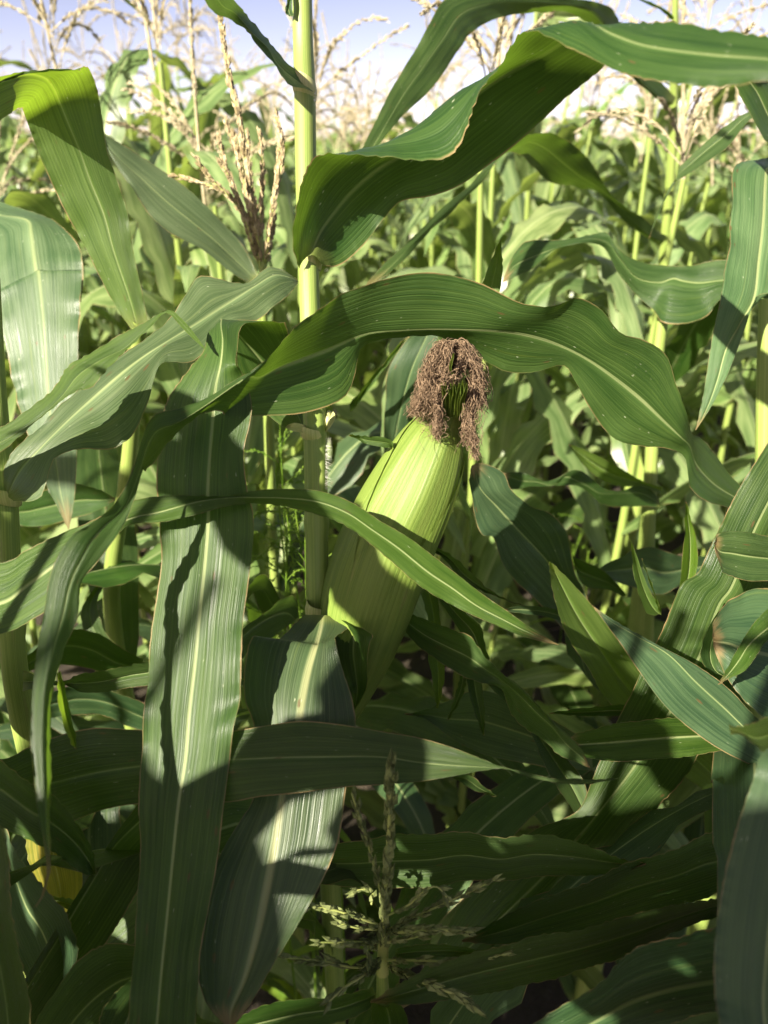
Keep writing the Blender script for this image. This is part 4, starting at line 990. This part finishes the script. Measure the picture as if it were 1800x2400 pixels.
# ================================================================== tassels
def spikelets(V, F, P, sz, n, spread, r):
    """little pointed florets along the polyline P"""
    P = np.asarray(P)
    arc = np.concatenate([[0], np.cumsum(np.linalg.norm(np.diff(P, axis=0), axis=1))])
    for i in range(n):
        s = r.uniform(.03, 1.0) * arc[-1]
        c = np.array([np.interp(s, arc, P[:, k]) for k in range(3)])
        k = min(len(P) - 2, max(0, int(np.searchsorted(arc, s)) - 1))
        T = P[k + 1] - P[k]; T = T / (np.linalg.norm(T) + 1e-9)
        o = r.normal(0, 1, 3); o -= T * np.dot(o, T); o /= np.linalg.norm(o) + 1e-9
        ax = T * .85 + o * spread * r.uniform(.4, 1.2); ax /= np.linalg.norm(ax)
        sd = np.cross(ax, o); sd /= np.linalg.norm(sd) + 1e-9
        up = np.cross(sd, ax)
        L = sz * r.uniform(.7, 1.35); w = L * r.uniform(.13, .2)
        c0 = c + o * w * .5
        b = len(V)
        mid = c0 + ax * L * .42
        V += [c0, mid + sd * w, mid + up * w, mid - sd * w, mid - up * w, c0 + ax * L]
        F += [[b, b + 2, b + 1], [b, b + 3, b + 2], [b, b + 4, b + 3], [b, b + 1, b + 4], [b + 5, b + 1, b + 2], [b + 5, b + 2, b + 3], [b + 5, b + 3, b + 4], [b + 5, b + 4, b + 1]]


def thin_tube(V, F, P, r0, r1, k=5):
    P = np.asarray(P)
    n = len(P)
    T = np.gradient(P, axis=0); T /= np.linalg.norm(T, axis=1, keepdims=True) + 1e-9
    A1 = np.cross(T, np.array([.31, .87, .22])); A1 /= np.linalg.norm(A1, axis=1, keepdims=True) + 1e-9
    B1 = np.cross(T, A1)
    b = len(V)
    for i in range(n):
        r = r0 + (r1 - r0) * i / (n - 1)
        for j in range(k):
            a = j / k * 6.2832
            V.append(P[i] + (A1[i] * math.cos(a) + B1[i] * math.sin(a)) * r)
    for i in range(n - 1):
        for j in range(k):
            F.append([b + i * k + j, b + i * k + (j + 1) % k, b + (i + 1) * k + (j + 1) % k, b + (i + 1) * k + j])


def traced_tassel(parent, branches, mat, stem_mat, sz, dens, stem=None):
    """branches: list of (polyline of (frame,x,y,d), thickness factor)"""
    r = np.random.default_rng(5)
    V, F = [], []
    V2, F2 = [], []
    for pts, th in branches:
        P = spline(np.array([W(*fr(f, x, y), d) for f, x, y, d in pts]), 16)
        L = np.linalg.norm(np.diff(P, axis=0), axis=1).sum()
        thin_tube(V2, F2, P, .0012 * th, .0007 * th)
        spikelets(V, F, P, sz * (.8 + .2 * th), int(L * dens * th), .24, r)
    if stem:
        P = spline(np.array([W(*fr(f, x, y), d) for f, x, y, d in stem]), 14)
        thin_tube(V2, F2, P, .0045, .003, 8)
    t = mesh_obj('tassel', V2, F2, stem_mat, parent, base=np.array(parent.location))
    o = mesh_obj('floret_cover', V, F, mat, t, base=np.array(parent.location), smooth=False)
    o['kind'] = 'stuff'
    return t


# brown tassel left of the main stalk
Tp = plant_at(590, 800, .84, 'corn plant ending in a dense brown upright tassel left of the main stalk')
stalk(Tp, [('p', 612, 640, .80, 14), ('p', 622, 800, .84, 17), ('p', 632, 1000, .90, 19), ('p', 640, 1300, .99, 21)], nodes=(.3,))
d0 = .78
traced_tassel(Tp, [
    ([('e7', 670, 2000, .80), ('e7', 600, 1500, d0), ('e7', 540, 1100, .765), ('e7', 490, 800, .755), ('e7', 430, 550, .75), ('e7', 370, 130, .74)], 1.7),
    ([('e7', 650, 1950, .80), ('e7', 560, 1650, .775), ('e7', 450, 1350, .76), ('e7', 370, 1210, .755)], 1.3),
    ([('e7', 640, 1900, .80), ('e7', 540, 1600, .79), ('e7', 420, 1250, .785), ('e7', 360, 1030, .78)], 1.3),
    ([('e7', 650, 1900, .80), ('e7', 580, 1550, .80), ('e7', 500, 1200, .80), ('e7', 410, 900, .80)], 1.1),
    ([('e7', 600, 1700, .80), ('e7', 480, 1500, .775), ('e7', 300, 1330, .765), ('e7', 190, 1170, .76)], 1.0),
    ([('e7', 590, 1680, .80), ('e7', 430, 1450, .80), ('e7', 250, 1360, .80), ('e7', 30, 1300, .80)], 1.0),
    ([('e7', 690, 1950, .80), ('e7', 670, 1600, .80), ('e7', 680, 1300, .80), ('e7', 665, 990, .80)], 1.2),
    ([('e7', 700, 1950, .80), ('e7', 750, 1600, .79), ('e7', 800, 1200, .785), ('e7', 800, 900, .78)], 1.4),
    ([('e7', 700, 1950, .80), ('e7', 730, 1750, .775), ('e7', 770, 1450, .77), ('e7', 830, 1150, .765), ('e7', 780, 870, .76)], 1.3),
    ([('e7', 700, 1980, .80), ('e7', 740, 1800, .81), ('e7', 770, 1640, .81)], 1.4),
    ([('e7', 670, 1900, .80), ('e7', 640, 1600, .81), ('e7', 590, 1300, .81), ('e7', 570, 1000, .81)], 1.0),
    ([('e7', 675, 1900, .80), ('e7', 600, 1600, .77), ('e7', 530, 1300, .77), ('e7', 470, 1000, .77)], 1.0)],
    'tassel_brown', 'rachis', .0078, 1000, stem=[('e7', 690, 2150, .805), ('e7', 680, 1950, .80), ('e7', 660, 1750, .795)])

# short plant whose green tassel stands at the bottom
Q = plant_at(898, 2330, .56, 'short corn plant in shade with a green spreading tassel at the bottom')
stalk(Q, [('e5', 700, 1000, .505, 26), ('e5', 705, 1200, .53, 34), ('e5', 710, 1500, .58, 40)], nodes=(.2,), n=40)
traced_tassel(Q, [
    ([('e5', 710, 900, .50), ('e5', 715, 650, .48), ('e5', 735, 350, .46), ('e5', 745, -40, .435), ('e5', 748, -120, .43)], 1.8),
    ([('e5', 690, 560, .475), ('e5', 640, 370, .465), ('e5', 590, 200, .455), ('e5', 530, 20, .445)], .8),
    ([('e5', 700, 760, .49), ('e5', 560, 710, .475), ('e5', 430, 670, .468), ('e5', 310, 650, .462)], .8),
    ([('e5', 690, 850, .495), ('e5', 540, 850, .475), ('e5', 350, 850, .46)], .8),
    ([('e5', 690, 780, .495), ('e5', 560, 770, .485), ('e5', 460, 740, .48)], .7),
    ([('e5', 690, 950, .50), ('e5', 560, 990, .485), ('e5', 380, 955, .475), ('e5', 160, 935, .468)], .7),
    ([('e5', 700, 930, .50), ('e5', 600, 1030, .475), ('e5', 480, 1110, .46), ('e5', 405, 1180, .452)], .9),
    ([('e5', 720, 790, .49), ('e5', 850, 790, .475), ('e5', 1000, 780, .465), ('e5', 1180, 790, .458)], 1.1),
    ([('e5', 730, 780, .49), ('e5', 900, 700, .485), ('e5', 1080, 620, .48), ('e5', 1330, 500, .475)], .7),
    ([('e5', 730, 700, .48), ('e5', 850, 640, .475), ('e5', 930, 570, .47), ('e5', 1000, 540, .468), ('e5', 1060, 600, .466)], .6),
    ([('e5', 730, 850, .49), ('e5', 850, 830, .485), ('e5', 980, 790, .48)], .8),
    ([('e5', 730, 950, .495), ('e5', 900, 950, .48), ('e5', 1100, 955, .47), ('e5', 1380, 915, .462)], .8),
    ([('e5', 740, 980, .50), ('e5', 850, 1040, .475), ('e5', 1000, 1100, .46), ('e5', 1130, 1150, .452), ('e5', 1215, 1215, .448)], 1.2),
    ([('e5', 640, 640, .49), ('e5', 640, 560, .485), ('e5', 560, 560, .48)], .6),
    ([('e5', 660, 880, .49), ('e5', 620, 880, .47), ('e5', 620, 950, .465)], .6)],
    'tassel_green', 'rachis', .0084, 900, stem=[('e5', 702, 1020, .505), ('e5', 706, 900, .50), ('e5', 712, 740, .488)])
leaf3(Q, ['e5', (700, 600, 700, 640, 690, 690, .56), (560, 320, 540, 420, 540, 500, .55, .006, -.006), (400, 370, 380, 460, 390, 530, .55), (250, 450, 250, 470, 250, 490, .55)], 'leaf')
leaf2(Q, ['c8', (-340, 700, -330, 860, .55, .01), (-150, 690, -150, 880, .54, .01), (50, 656, 50, 890, .53, .01), (190, 650, 200, 886, .524, .01), (340, 645, 350, 852, .518, .01), (490, 671, 520, 860, .512, .01), (620, 655, 660, 836, .506, .01), (800, 676, 850, 836, .50, .008), (920, 722, 980, 826, .496, .006), (1030, 762, 1070, 808, .492), (1132, 779, 1131, 781, .488)], 'leaf', ripple=.0012)
leaf2(Q, ['e5', (780, 880, 770, 950, .535), (900, 865, 900, 940, .53, .004), (1050, 862, 1060, 935, .525, .004), (1180, 880, 1180, 925, .52), (1252, 908, 1252, 912, .517)], 'leaf', ripple=.0006)
leaf2(Q, ['e5', (640, 1170, 780, 1160, .53, .004), (640, 1240, 830, 1240, .51, .006), (650, 1340, 850, 1340, .495, .006), (680, 1500, 820, 1500, .48), (740, 1700, 745, 1700, .47)], 'leaf', ripple=.0008)
leaf2(Q, ['e5', (650, 1100, 680, 1180, .55), (420, 1150, 520, 1280, .54, .008), (200, 1170, 300, 1330, .53, .01), (0, 1220, 60, 1380, .52, .01), (-150, 1300, -120, 1380, .515)], 'leaf', ripple=.001)

# pale auricles where the hanging leaf leaves the stalk
for secs in (['e3', (1420, 1088, 1400, 1040, .560), (1350, 1042, 1370, 985, .556, .001, .001), (1290, 1032, 1300, 965, .556, .001, .001), (1225, 1005, 1235, 985, .558)],
             ['e3', (1530, 1040, 1500, 1000, .562), (1565, 1010, 1535, 940, .560, .001, .001), (1612, 930, 1545, 880, .562, .001, .001), (1600, 880, 1560, 870, .566)]):
    leaf2(A, secs, 'collar', name='leaf_collar', ripple=.0004, fine=.0003)
# dark lower blades left of the hanging leaf
leaf2(G, ['c5', (620, 820, 600, 900, .80), (520, 770, 480, 900, .78, .01), (400, 700, 380, 860, .77, .012), (300, 690, 260, 840, .76, .012), (180, 760, 170, 860, .75, .01), (60, 860, 60, 900, .74)], 'leaf')
leaf2(G, ['c5', (700, 1060, 690, 1160, .78), (610, 1010, 560, 1110, .765, .01), (470, 950, 420, 1060, .755, .012), (360, 930, 300, 1060, .745, .012), (220, 960, 180, 1080, .735, .01), (40, 1040, 40, 1070, .725)], 'leaf_blue')
leaf2(G, ['c5', (460, 480, 420, 500, .86), (420, 600, 350, 620, .85, .008), (470, 720, 390, 760, .84, .01), (560, 800, 520, 860, .83)], 'leaf')
# yellowing sheath low on the left plant, sunlight on it put into the yellow
M['leaf_yellow'] = leaf_material('yellowing_sunlit_sheath', (.15, .17, .025), (.30, .25, .04), (.42, .42, .04), tmix=.4, rough=.5, specks=.4)
leaf2(H, ['e6', (200, 300, 560, 300, .56, .0, -.012), (205, 460, 610, 480, .56, .0, -.012), (230, 600, 640, 640, .56, .0, -.012), (290, 760, 640, 760, .565, .0, -.012), (330, 900, 620, 900, .57, .0, -.01), (350, 1200, 600, 1200, .58, .0, -.01)], 'leaf_yellow', name='leaf_sheath', ripple=.0006)
leaf2(H, ['e6', (380, 830, 400, 900, .55), (460, 838, 480, 905, .55, .003), (560, 850, 560, 950, .55, .003), (700, 880, 700, 940, .55)], 'leaf_fresh', ripple=.0006)


def grass_weed(x0, y0, d, top, label, seed):
    """thin stemmed grass with a loose panicle"""
    r = np.random.default_rng(seed)
    b = W(x0, y0, d)
    root = thing('grass_weed', label, 'grass weed', (float(b[0]), float(b[1]), 0.0))
    base = np.array(root.location)
    for k in range(3):
        tp = W(top[0] + r.normal(0, 22), top[1] + k * 45, d + r.normal(0, .02))
        g0 = base + np.array([r.normal(0, .015), r.normal(0, .015), .0])
        mid = (g0 + tp) / 2 + np.array([r.normal(0, .02), r.normal(0, .02), .05])
        P_ = spline(np.array([g0, mid, tp]), 16)
        V, F = [], []
        thin_tube(V, F, P_, .0022, .0009, 6)
        st = mesh_obj('stem', V, F, 'weed', root, base=base)
        V, F = [], []
        for q in range(16):
            s0 = P_[-1] + (P_[-4] - P_[-1]) * r.uniform(0, 1)
            a = r.uniform(0, 6.28); L = r.uniform(.03, .07)
            e = s0 + np.array([math.cos(a) * L, math.sin(a) * L, r.uniform(-.01, .05)])
            Q_ = spline(np.array([s0, (s0 + e) / 2 + np.array([0, 0, .008]), e]), 6)
            thin_tube(V, F, Q_, .0005, .0003, 3)
            spikelets(V, F, Q_[1:], .004, 26, .6, r)
        pn = mesh_obj('panicle', V, F, 'weed', st, base=base, smooth=False)
        pn['kind'] = 'stuff'
        for q in range(3):
            z = r.uniform(.25, .8)
            c0 = np.array([np.interp(z, np.linspace(0, 1, 16), P_[:, c]) for c in range(3)])
            a = r.uniform(0, 6.28); L = r.uniform(.12, .22)
            dv = np.array([math.cos(a), math.sin(a), 0])
            C = np.array([c0 + dv * L * t + np.array([0, 0, .12 * t - .14 * t * t]) for t in np.linspace(0, 1, 10)])
            sd = np.array([-dv[1], dv[0], 0])
            wd = .006 * np.sin(np.linspace(.35, 1, 10) * math.pi)
            V = np.concatenate([np.stack([c - sd * w, c - np.array([0, 0, .0015]), c + sd * w]) for c, w in zip(C, wd)])
            mesh_obj('blade', V, grid_faces(10, 3), 'weed', root, base=base)
    return root


grass_weed(665, 1400, .80, (655, 1010), 'thin green grass weed with a loose panicle just left of the main stalk', 11)
grass_weed(690, 1420, .78, (690, 1180), 'short grass weed with feathery heads behind the foot of the main stalk', 12)
grass_weed(1345, 1330, 1.5, (1340, 1230), 'small sunlit weed on the soil right of the ear', 13)


def leaf_litter():
    r = np.random.default_rng(3)
    V, F, UV = [], [], []
    for k in range(420):
        x, y = r.uniform(-2.2, 2.2), r.uniform(.3, 4.5)
        a = r.uniform(0, 6.28); L = r.uniform(.08, .32); w = r.uniform(.012, .03)
        d = np.array([math.cos(a), math.sin(a), 0]); sd = np.array([-d[1], d[0], 0])
        b = len(V)
        tw = r.normal(0, 1.2); ph = r.uniform(0, 6)
        for i in range(8):
            t = i / 7
            c = np.array([x, y, .012 + .02 * abs(math.sin(t * 3 + ph))]) + d * L * t + sd * .03 * math.sin(t * 4 + ph)
            ss = sd * math.cos(tw * t) + np.array([0, 0, 1]) * math.sin(tw * t) * .6
            ww = w * math.sin(math.pi * (.12 + .84 * t))
            for q in (-1, 0, 1):
                V.append(c + ss * ww * q - np.array([0, 0, .004]) * (q == 0)); UV.append((t * L, .5 + .5 * q))
        F += (grid_faces(8, 3) + b).tolist()
    o = mesh_obj('leaf_litter', np.array(V), F, 'litter', None, UV)
    o['kind'] = 'stuff'; o['label'] = 'dry tan leaf scraps scattered over the soil'; o['category'] = 'leaf litter'


M['litter'] = streak_material('dry_leaf', (.085, .062, .038), (.20, .15, .09), 8.0, 12.0, .8, .3)
leaf_litter()

# ================================================================== the field: plants built once as templates, then copied one by one
fr_ = np.random.default_rng(23)


def leaf_template(i, L, w, a0, droop, twist, nu=26, nv=7, kink=None, simple=False):
    """blade from the origin towards +x, rising at a0 from the vertical, arching over"""
    r = np.random.default_rng(100 + i)
    t = np.linspace(0, 1, nu)
    ang = R(a0) + droop * t ** 1.6
    if kink: ang = ang + kink[1] / (1 + np.exp(-(t - kink[0]) * 34))
    ds = L / (nu - 1)
    x = np.concatenate([[0], np.cumsum(np.sin(ang[:-1]) * ds)])
    z = np.concatenate([[0], np.cumsum(np.cos(ang[:-1]) * ds)])
    y = .05 * L * np.sin(t * r.uniform(1, 3) + r.uniform(0, 6)) * t
    C = np.stack([x, y, z], -1)
    T = np.gradient(C, axis=0); T /= np.linalg.norm(T, axis=1, keepdims=True)
    S0 = np.array([0, 1.0, 0])
    N0 = np.cross(T, S0)
    tw = twist * t ** 1.3 + .25 * np.sin(t * r.uniform(4, 8) + r.uniform(0, 6)) * t
    Sd = S0 * np.cos(tw)[:, None] + N0 * np.sin(tw)[:, None]
    Nn = -S0 * np.sin(tw)[:, None] + N0 * np.cos(tw)[:, None]
    wd = w * np.interp(t, [0, .08, .3, .55, .8, .93, 1], [.42, .66, 1, .95, .58, .24, 0.01])
    v = np.linspace(-1, 1, nv)
    fold = np.interp(t, [0, .2, 1], [.75, .35, .12])
    rip = [.0, .0]
    P = C[:, None] + Sd[:, None] * (wd[:, None] * v[None] * .5)[..., None] - Nn[:, None] * (wd[:, None] * .5 * fold[:, None] * np.abs(v)[None])[..., None]
    wav = .011 * np.sin(t * L / .085 * 6.28 + r.uniform(0, 6))[:, None] * (v > 0) + .011 * np.sin(t * L / .1 * 6.28 + r.uniform(0, 6))[:, None] * (v < 0)
    P = P + Nn[:, None] * (wav * np.abs(v)[None] ** 2 * np.clip(wd / w, 0, 1)[:, None])[..., None]
    uv = np.stack([np.repeat((t * L)[:, None], nv, 1), np.repeat((v * .5 + .5)[None], nu, 0)], -1)
    return P.reshape(-1, 3), grid_faces(nu, nv), uv.reshape(-1, 2), np.repeat(np.stack([t, t], -1)[:, None], nv, 1).reshape(-1, 2)


def mesh_only(name, v, f, mat, uv=None, smooth=True, along=None):
    o = mesh_obj(name, v, f, mat, None, uv, smooth, along=along)
    me = o.data
    bpy.data.objects.remove(o)
    return me


LEAF_SPECS = []
for i in range(16):
    LEAF_SPECS.append((i, fr_.uniform(.55, .82), fr_.uniform(.070, .098), fr_.uniform(16, 40), fr_.uniform(1.3, 2.5), fr_.uniform(-1.1, 1.1),
                       (fr_.uniform(.35, .6), fr_.uniform(.6, 1.3)) if i % 3 == 0 else None))
LEAVES = []
for s_ in LEAF_SPECS:
    v, f, u, al = leaf_template(*s_[:6], kink=s_[6])
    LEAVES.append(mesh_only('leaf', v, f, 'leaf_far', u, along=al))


def stalk_template(i, H):
    r = np.random.default_rng(300 + i)
    k = 9
    z = np.linspace(-.03, H, k)
    p = np.stack([np.cumsum(r.normal(0, .006, k)), np.cumsum(r.normal(0, .006, k)), z], -1)
    p[:, :2] -= p[0, :2]
    rad = np.linspace(.0115, .0045, k)
    return tube(p, rad, 8, 46, nodes=tuple(np.linspace(.12, .9, 8)), swell=.2), p


STALKS = []
for i in range(5):
    (v, f, u), p = stalk_template(i, (1.42, 1.5, 1.56, 1.62, 1.48)[i])
    STALKS.append((mesh_only('stalk', v, f, 'stalk', u), p))


def tassel_template(i, low=False):
    r = np.random.default_rng(500 + i)
    V, F = [], []
    Hs = r.uniform(.26, .36)
    P = np.stack([.02 * np.sin(np.linspace(0, 1.5, 8) + i), .02 * np.linspace(0, 1, 8) * r.normal(0, 1), np.linspace(0, Hs, 8)], -1)
    thin_tube(V, F, P, .0032, .0012, 4)
    spikelets(V, F, P[3:], .0088, 26 if low else 210, .24, r)
    nb = r.integers(6, 10)
    for b in range(nb):
        z0 = r.uniform(.02, .11)
        a = r.uniform(0, 6.28)
        L = r.uniform(.13, .22)
        up = r.uniform(.5, 1.25)
        t = np.linspace(0, 1, 8)
        dr = r.uniform(.2, 1.9)
        an = up - dr * t ** 1.5
        rad = np.concatenate([[0], np.cumsum(np.cos(an[:-1]) * L / 7)])
        zz = np.concatenate([[0], np.cumsum(np.sin(an[:-1]) * L / 7)]) + z0
        Q_ = np.stack([rad * math.cos(a), rad * math.sin(a), zz], -1)
        thin_tube(V, F, Q_, .0013, .0008, 3)
        spikelets(V, F, Q_[1:], .0088, 14 if low else 95, .36, r)
    return np.array(V), F


TASSELS = [mesh_only('tassel', *tassel_template(i), 'tassel', smooth=False) for i in range(6)]


def link(me, name, parent, loc=(0, 0, 0), rot=(0, 0, 0), sc=(1, 1, 1)):
    o = bpy.data.objects.new(name, me)
    o.parent = parent
    o.location = loc; o.rotation_euler = rot; o.scale = sc
    COL.objects.link(o)
    return o


def field_plant(x, y, label, group, r, tassel=True, scale=None, zmin=.30, nleaf=None, leaf_az=None, drop=(), keep=None):
    root = thing('corn_plant', label, 'corn plant', (x, y, 0), group)
    s = r.uniform(.94, 1.16) if scale is None else scale
    root.rotation_euler = (r.normal(0, .03), r.normal(0, .03), 0)
    root.scale = (1, 1, s)
    me, p = STALKS[r.integers(len(STALKS))]
    link(me, 'stalk', root)
    H = p[-1, 2]
    az = r.uniform(0, 6.28) if leaf_az is None else leaf_az
    n = r.integers(9, 12) if nleaf is None else nleaf
    zs = np.linspace(zmin, H - .24, n) + r.normal(0, .02, n)
    for k, z in enumerate(zs):
        q = [np.interp(z, p[:, 2], p[:, c]) for c in (0, 1)]
        sc = np.interp(k / max(1, n - 1), [0, .5, 1], [.9, 1.08, .72]) * r.uniform(.9, 1.1)
        me_, ro_, sy_ = LEAVES[r.integers(len(LEAVES))], (r.normal(0, .08), r.normal(0, .1), az + math.pi * (k % 2) + r.normal(0, .35)), r.uniform(.9, 1.15)
        if k in drop: continue
        lf = link(me_, 'leaf', root, (q[0], q[1], z), ro_, (sc, sc * sy_, sc))
        if keep is not None: keep.append((k, lf))
    if tassel:
        link(TASSELS[r.integers(len(TASSELS))], 'tassel', root, (p[-1, 0], p[-1, 1], H - .01), (r.normal(0, .12), r.normal(0, .12), r.uniform(0, 6.28)), (1, 1, r.uniform(.9, 1.2)))
    return root


def low_leaves(root, zs, r, mats=('leaf',), az=None, size=1.0):
    """lower blades of a plant that was traced, attached to its stalk"""
    st = [c for c in root.children if c.name.startswith('stalk') and len(c.data.vertices) > 300][0]
    co = np.empty(len(st.data.vertices) * 3); st.data.vertices.foreach_get('co', co)
    co = co.reshape(-1, 18, 3).mean(1)
    o = np.argsort(co[:, 2])
    az = r.uniform(0, 6.28) if az is None else az
    for k, z in enumerate(zs):
        x, y = np.interp(z, co[o, 2], co[o, 0]), np.interp(z, co[o, 2], co[o, 1])
        sc = size * r.uniform(.8, 1.05)
        link(LOW[r.integers(len(LOW))], 'leaf', root, (x, y, z), (r.normal(0, .08), r.normal(0, .1), az + math.pi * (k % 2) + r.normal(0, .5)), (sc, sc * r.uniform(.9, 1.1), sc))


# the ear plant carries its own tassel above the frame
top_ = W(700, -620, .46) - np.array(A.location)
link(TASSELS[2], 'tassel', A, tuple(float(c) for c in top_), (0, 0, .5))
LOW = []
for s_ in LEAF_SPECS[:12]:
    me = LEAVES[s_[0]].copy(); me.materials.clear(); me.materials.append(M['leaf' if s_[0] % 2 else 'leaf_blue']); LOW.append(me)
for k_, (pl, zz) in enumerate(((A, (.25, .45, .65, .85)), (B, (.2, .4, .6, .8, .95)), (H, (.2, .4, .6, .8, .3, .5, .7)), (E, (.3, .55, .8)), (G, (.15, .35, .55, .75, .95, .3, .45)), (J, (.2, .4, .6, .8, 1.0, .3, .5)), (K, (.15, .35, .55, .75, .95)),
                               (Mp, (.3, .5, .7, .9, 1.05)), (P, (.25, .5, .75, 1.0)), (S, (.3, .55, .8)), (Up, (.15, .3, .5, .7)), (Tp, (.15, .35, .55, .75, .95)), (Q, (.15, .3, .45, .6, .75)))):
    low_leaves(pl, zz, np.random.default_rng(900 + k_), size=.85)

SKIP = set()
idx = 0
y = 1.32
rows = []
while y < 7.2:
    half = .66 * y + .45
    x = -half + fr_.uniform(0, .3)
    while x < half:
        rows.append((x + fr_.normal(0, .05), y + fr_.normal(0, .07)))
        x += .29 + .014 * y
    y += .34 + .035 * y
ORD = ('leftmost', 'second', 'third', 'fourth', 'fifth', 'sixth', 'seventh', 'eighth', 'ninth', 'tenth')
NEAR = sum(1 for x, y in rows if y < 1.32 + .28)
rows[:NEAR] = sorted(rows[:NEAR])
for i, (x, y) in enumerate(rows):
    r = np.random.default_rng(1000 + i)
    if i in SKIP: continue
    side = 'left of the main stalk' if x / y < -.12 else 'behind the ear' if x / y < .2 else 'towards the right edge'
    if i < NEAR:
        lab = ORD[i] + ' tasselled corn plant counted from the left in the nearest background row'
    elif y < 3.2:
        lab = 'tasselled corn plant in the middle background rows ' + side
    else:
        lab = 'small distant tasselled corn plant in the far rows ' + side
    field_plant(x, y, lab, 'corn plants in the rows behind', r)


for i, (x, y, sc_, lab) in enumerate(((-.56, 1.02, .60, 'short leafy corn plant low in the gap at the left edge'), (-.22, 1.12, .58, 'short leafy corn plant low behind the main stalk'), (.16, 1.12, .56, 'short leafy corn plant in the dark gap behind the ear'),
                                     (.44, 1.06, .56, 'short leafy corn plant low to the right of the bluish leaf'), (.78, 1.12, .62, 'short leafy corn plant low at the right edge'))):
    field_plant(x, y, lab, 'short corn plants between the rows', np.random.default_rng(6100 + i), tassel=False, scale=sc_, zmin=.18, nleaf=11)


# the far rows read as one mass
def far_field():
    V, F, MI, UV = [], [], [], []
    base = 0
    lt = [leaf_template(40 + j, fr_.uniform(.5, .75), fr_.uniform(.07, .1), fr_.uniform(18, 42), fr_.uniform(1.4, 2.5), fr_.uniform(-1, 1), nu=9, nv=3) for j in range(8)]
    tt = [tassel_template(20 + j, True) for j in range(4)]
    r = np.random.default_rng(77)
    yy = 7.4
    tv, tf = [], []
    tbase = 0
    while yy < 30:
        half = .58 * yy + .5
        x = -half
        while x < half:
            px, py = x + r.normal(0, .1), yy + r.normal(0, .1)
            H = r.uniform(1.36, 1.56)
            az = r.uniform(0, 6.28)
            for k in range(6):
                v, f, u, _ = lt[r.integers(8)]
                a = az + math.pi * (k % 2) + r.normal(0, .4)
                z = H - .26 - k * .15
                c, s = math.cos(a), math.sin(a)
                w = np.stack([v[:, 0] * c - v[:, 1] * s + px, v[:, 0] * s + v[:, 1] * c + py, v[:, 2] + z], -1)
                V.append(w); F.append(f + base); UV.append(u); base += len(w)
            # stalk as a slim three-sided post
            P = np.array([[px, py, .2], [px, py, H]])
            a3 = [(math.cos(q) * .009, math.sin(q) * .009) for q in (0, 2.1, 4.2)]
            w = np.array([[px + q[0], py + q[1], zz] for zz in (.2, H + .02) for q in a3])
            f = np.array([[0, 1, 4, 3], [1, 2, 5, 4], [2, 0, 3, 5]])
            V.append(w); F.append(f + base); UV.append(np.full((6, 2), .5)); base += 6
            v, f = tt[r.integers(4)]
            a = r.uniform(0, 6.28); c, s = math.cos(a), math.sin(a)
            w = np.stack([v[:, 0] * c - v[:, 1] * s + px, v[:, 0] * s + v[:, 1] * c + py, v[:, 2] + H], -1)
            tv.append(w); tf += [[q + tbase for q in g] for g in f]; tbase += len(w)
            x += .42 + .02 * yy
        yy += .5 + .03 * yy
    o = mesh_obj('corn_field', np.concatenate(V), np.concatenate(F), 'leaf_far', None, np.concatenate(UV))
    o['kind'] = 'stuff'; o['label'] = 'far corn rows merging into one green mass under the sky'; o['category'] = 'corn field'
    o2 = mesh_obj('tassel_mass', np.concatenate(tv), tf, 'tassel', o, None, smooth=False)
    o2['kind'] = 'stuff'


far_field()

# unseen plants added left of and behind the viewer to shade the lower leaves
hx, hy = math.sin(saz), -math.cos(saz)
DROP = {(0, 0): 'all', (0, 1): 'all', (1, 0): 'all', (2, 0): 'all', (2, 1): 'all', (3, 0): 'all', (4, 0): 'all', (4, 1): 'all', (5, 0): 'all', (6, 0): (5, 6, 7, 9, 10, 11), (6, 1): 'all', (7, 0): (5, 6, 7, 9, 10, 11, 12), (8, 0): (5, 6, 7, 8, 10, 11, 12), (8, 1): (5, 6, 7, 9, 11, 12), (9, 0): (5, 7, 8, 9), (10, 0): (5, 6, 7, 8, 9, 12), (10, 1): (5, 6, 8, 9), (11, 0): (5, 6, 7, 8, 9, 10, 11, 12), (12, 0): (6, 7, 8, 9, 10, 11, 12), (12, 1): (5, 6, 7, 8, 9, 10, 12), (13, 0): (6, 7, 8, 9, 10, 11, 12), (14, 0): 'all', (14, 1): (5, 6, 7, 8, 9, 10, 11, 12), (15, 0): 'all', (16, 0): 'all', (16, 1): (6, 7, 8, 9, 10, 11, 12)}  # plants and leaves left out to shape where sun and shade fall
SHADE = {}
for i, t in enumerate(np.arange(-1.3, .85, .13)):
    for q, s0 in ((0, .62), (1, 1.15)):
        if q and i % 2: continue
        r = np.random.default_rng(4400 + i * 2 + q)
        x = .02 + hx * s0 + hy * t + r.normal(0, .02)
        y = .50 + hy * s0 - hx * t + r.normal(0, .02)
        SHADE[(i, q)] = []
        if DROP.get((i, q)) == 'all': continue
        field_plant(x, y, 'unseen corn plant added beside and behind the viewer for its shade', 'unseen corn plants added for shade', r, scale=1.17 + .12 * q, leaf_az=math.atan2(-hx, hy), nleaf=13, zmin=.45, tassel=False, drop=DROP.get((i, q), ()), keep=SHADE[(i, q)])
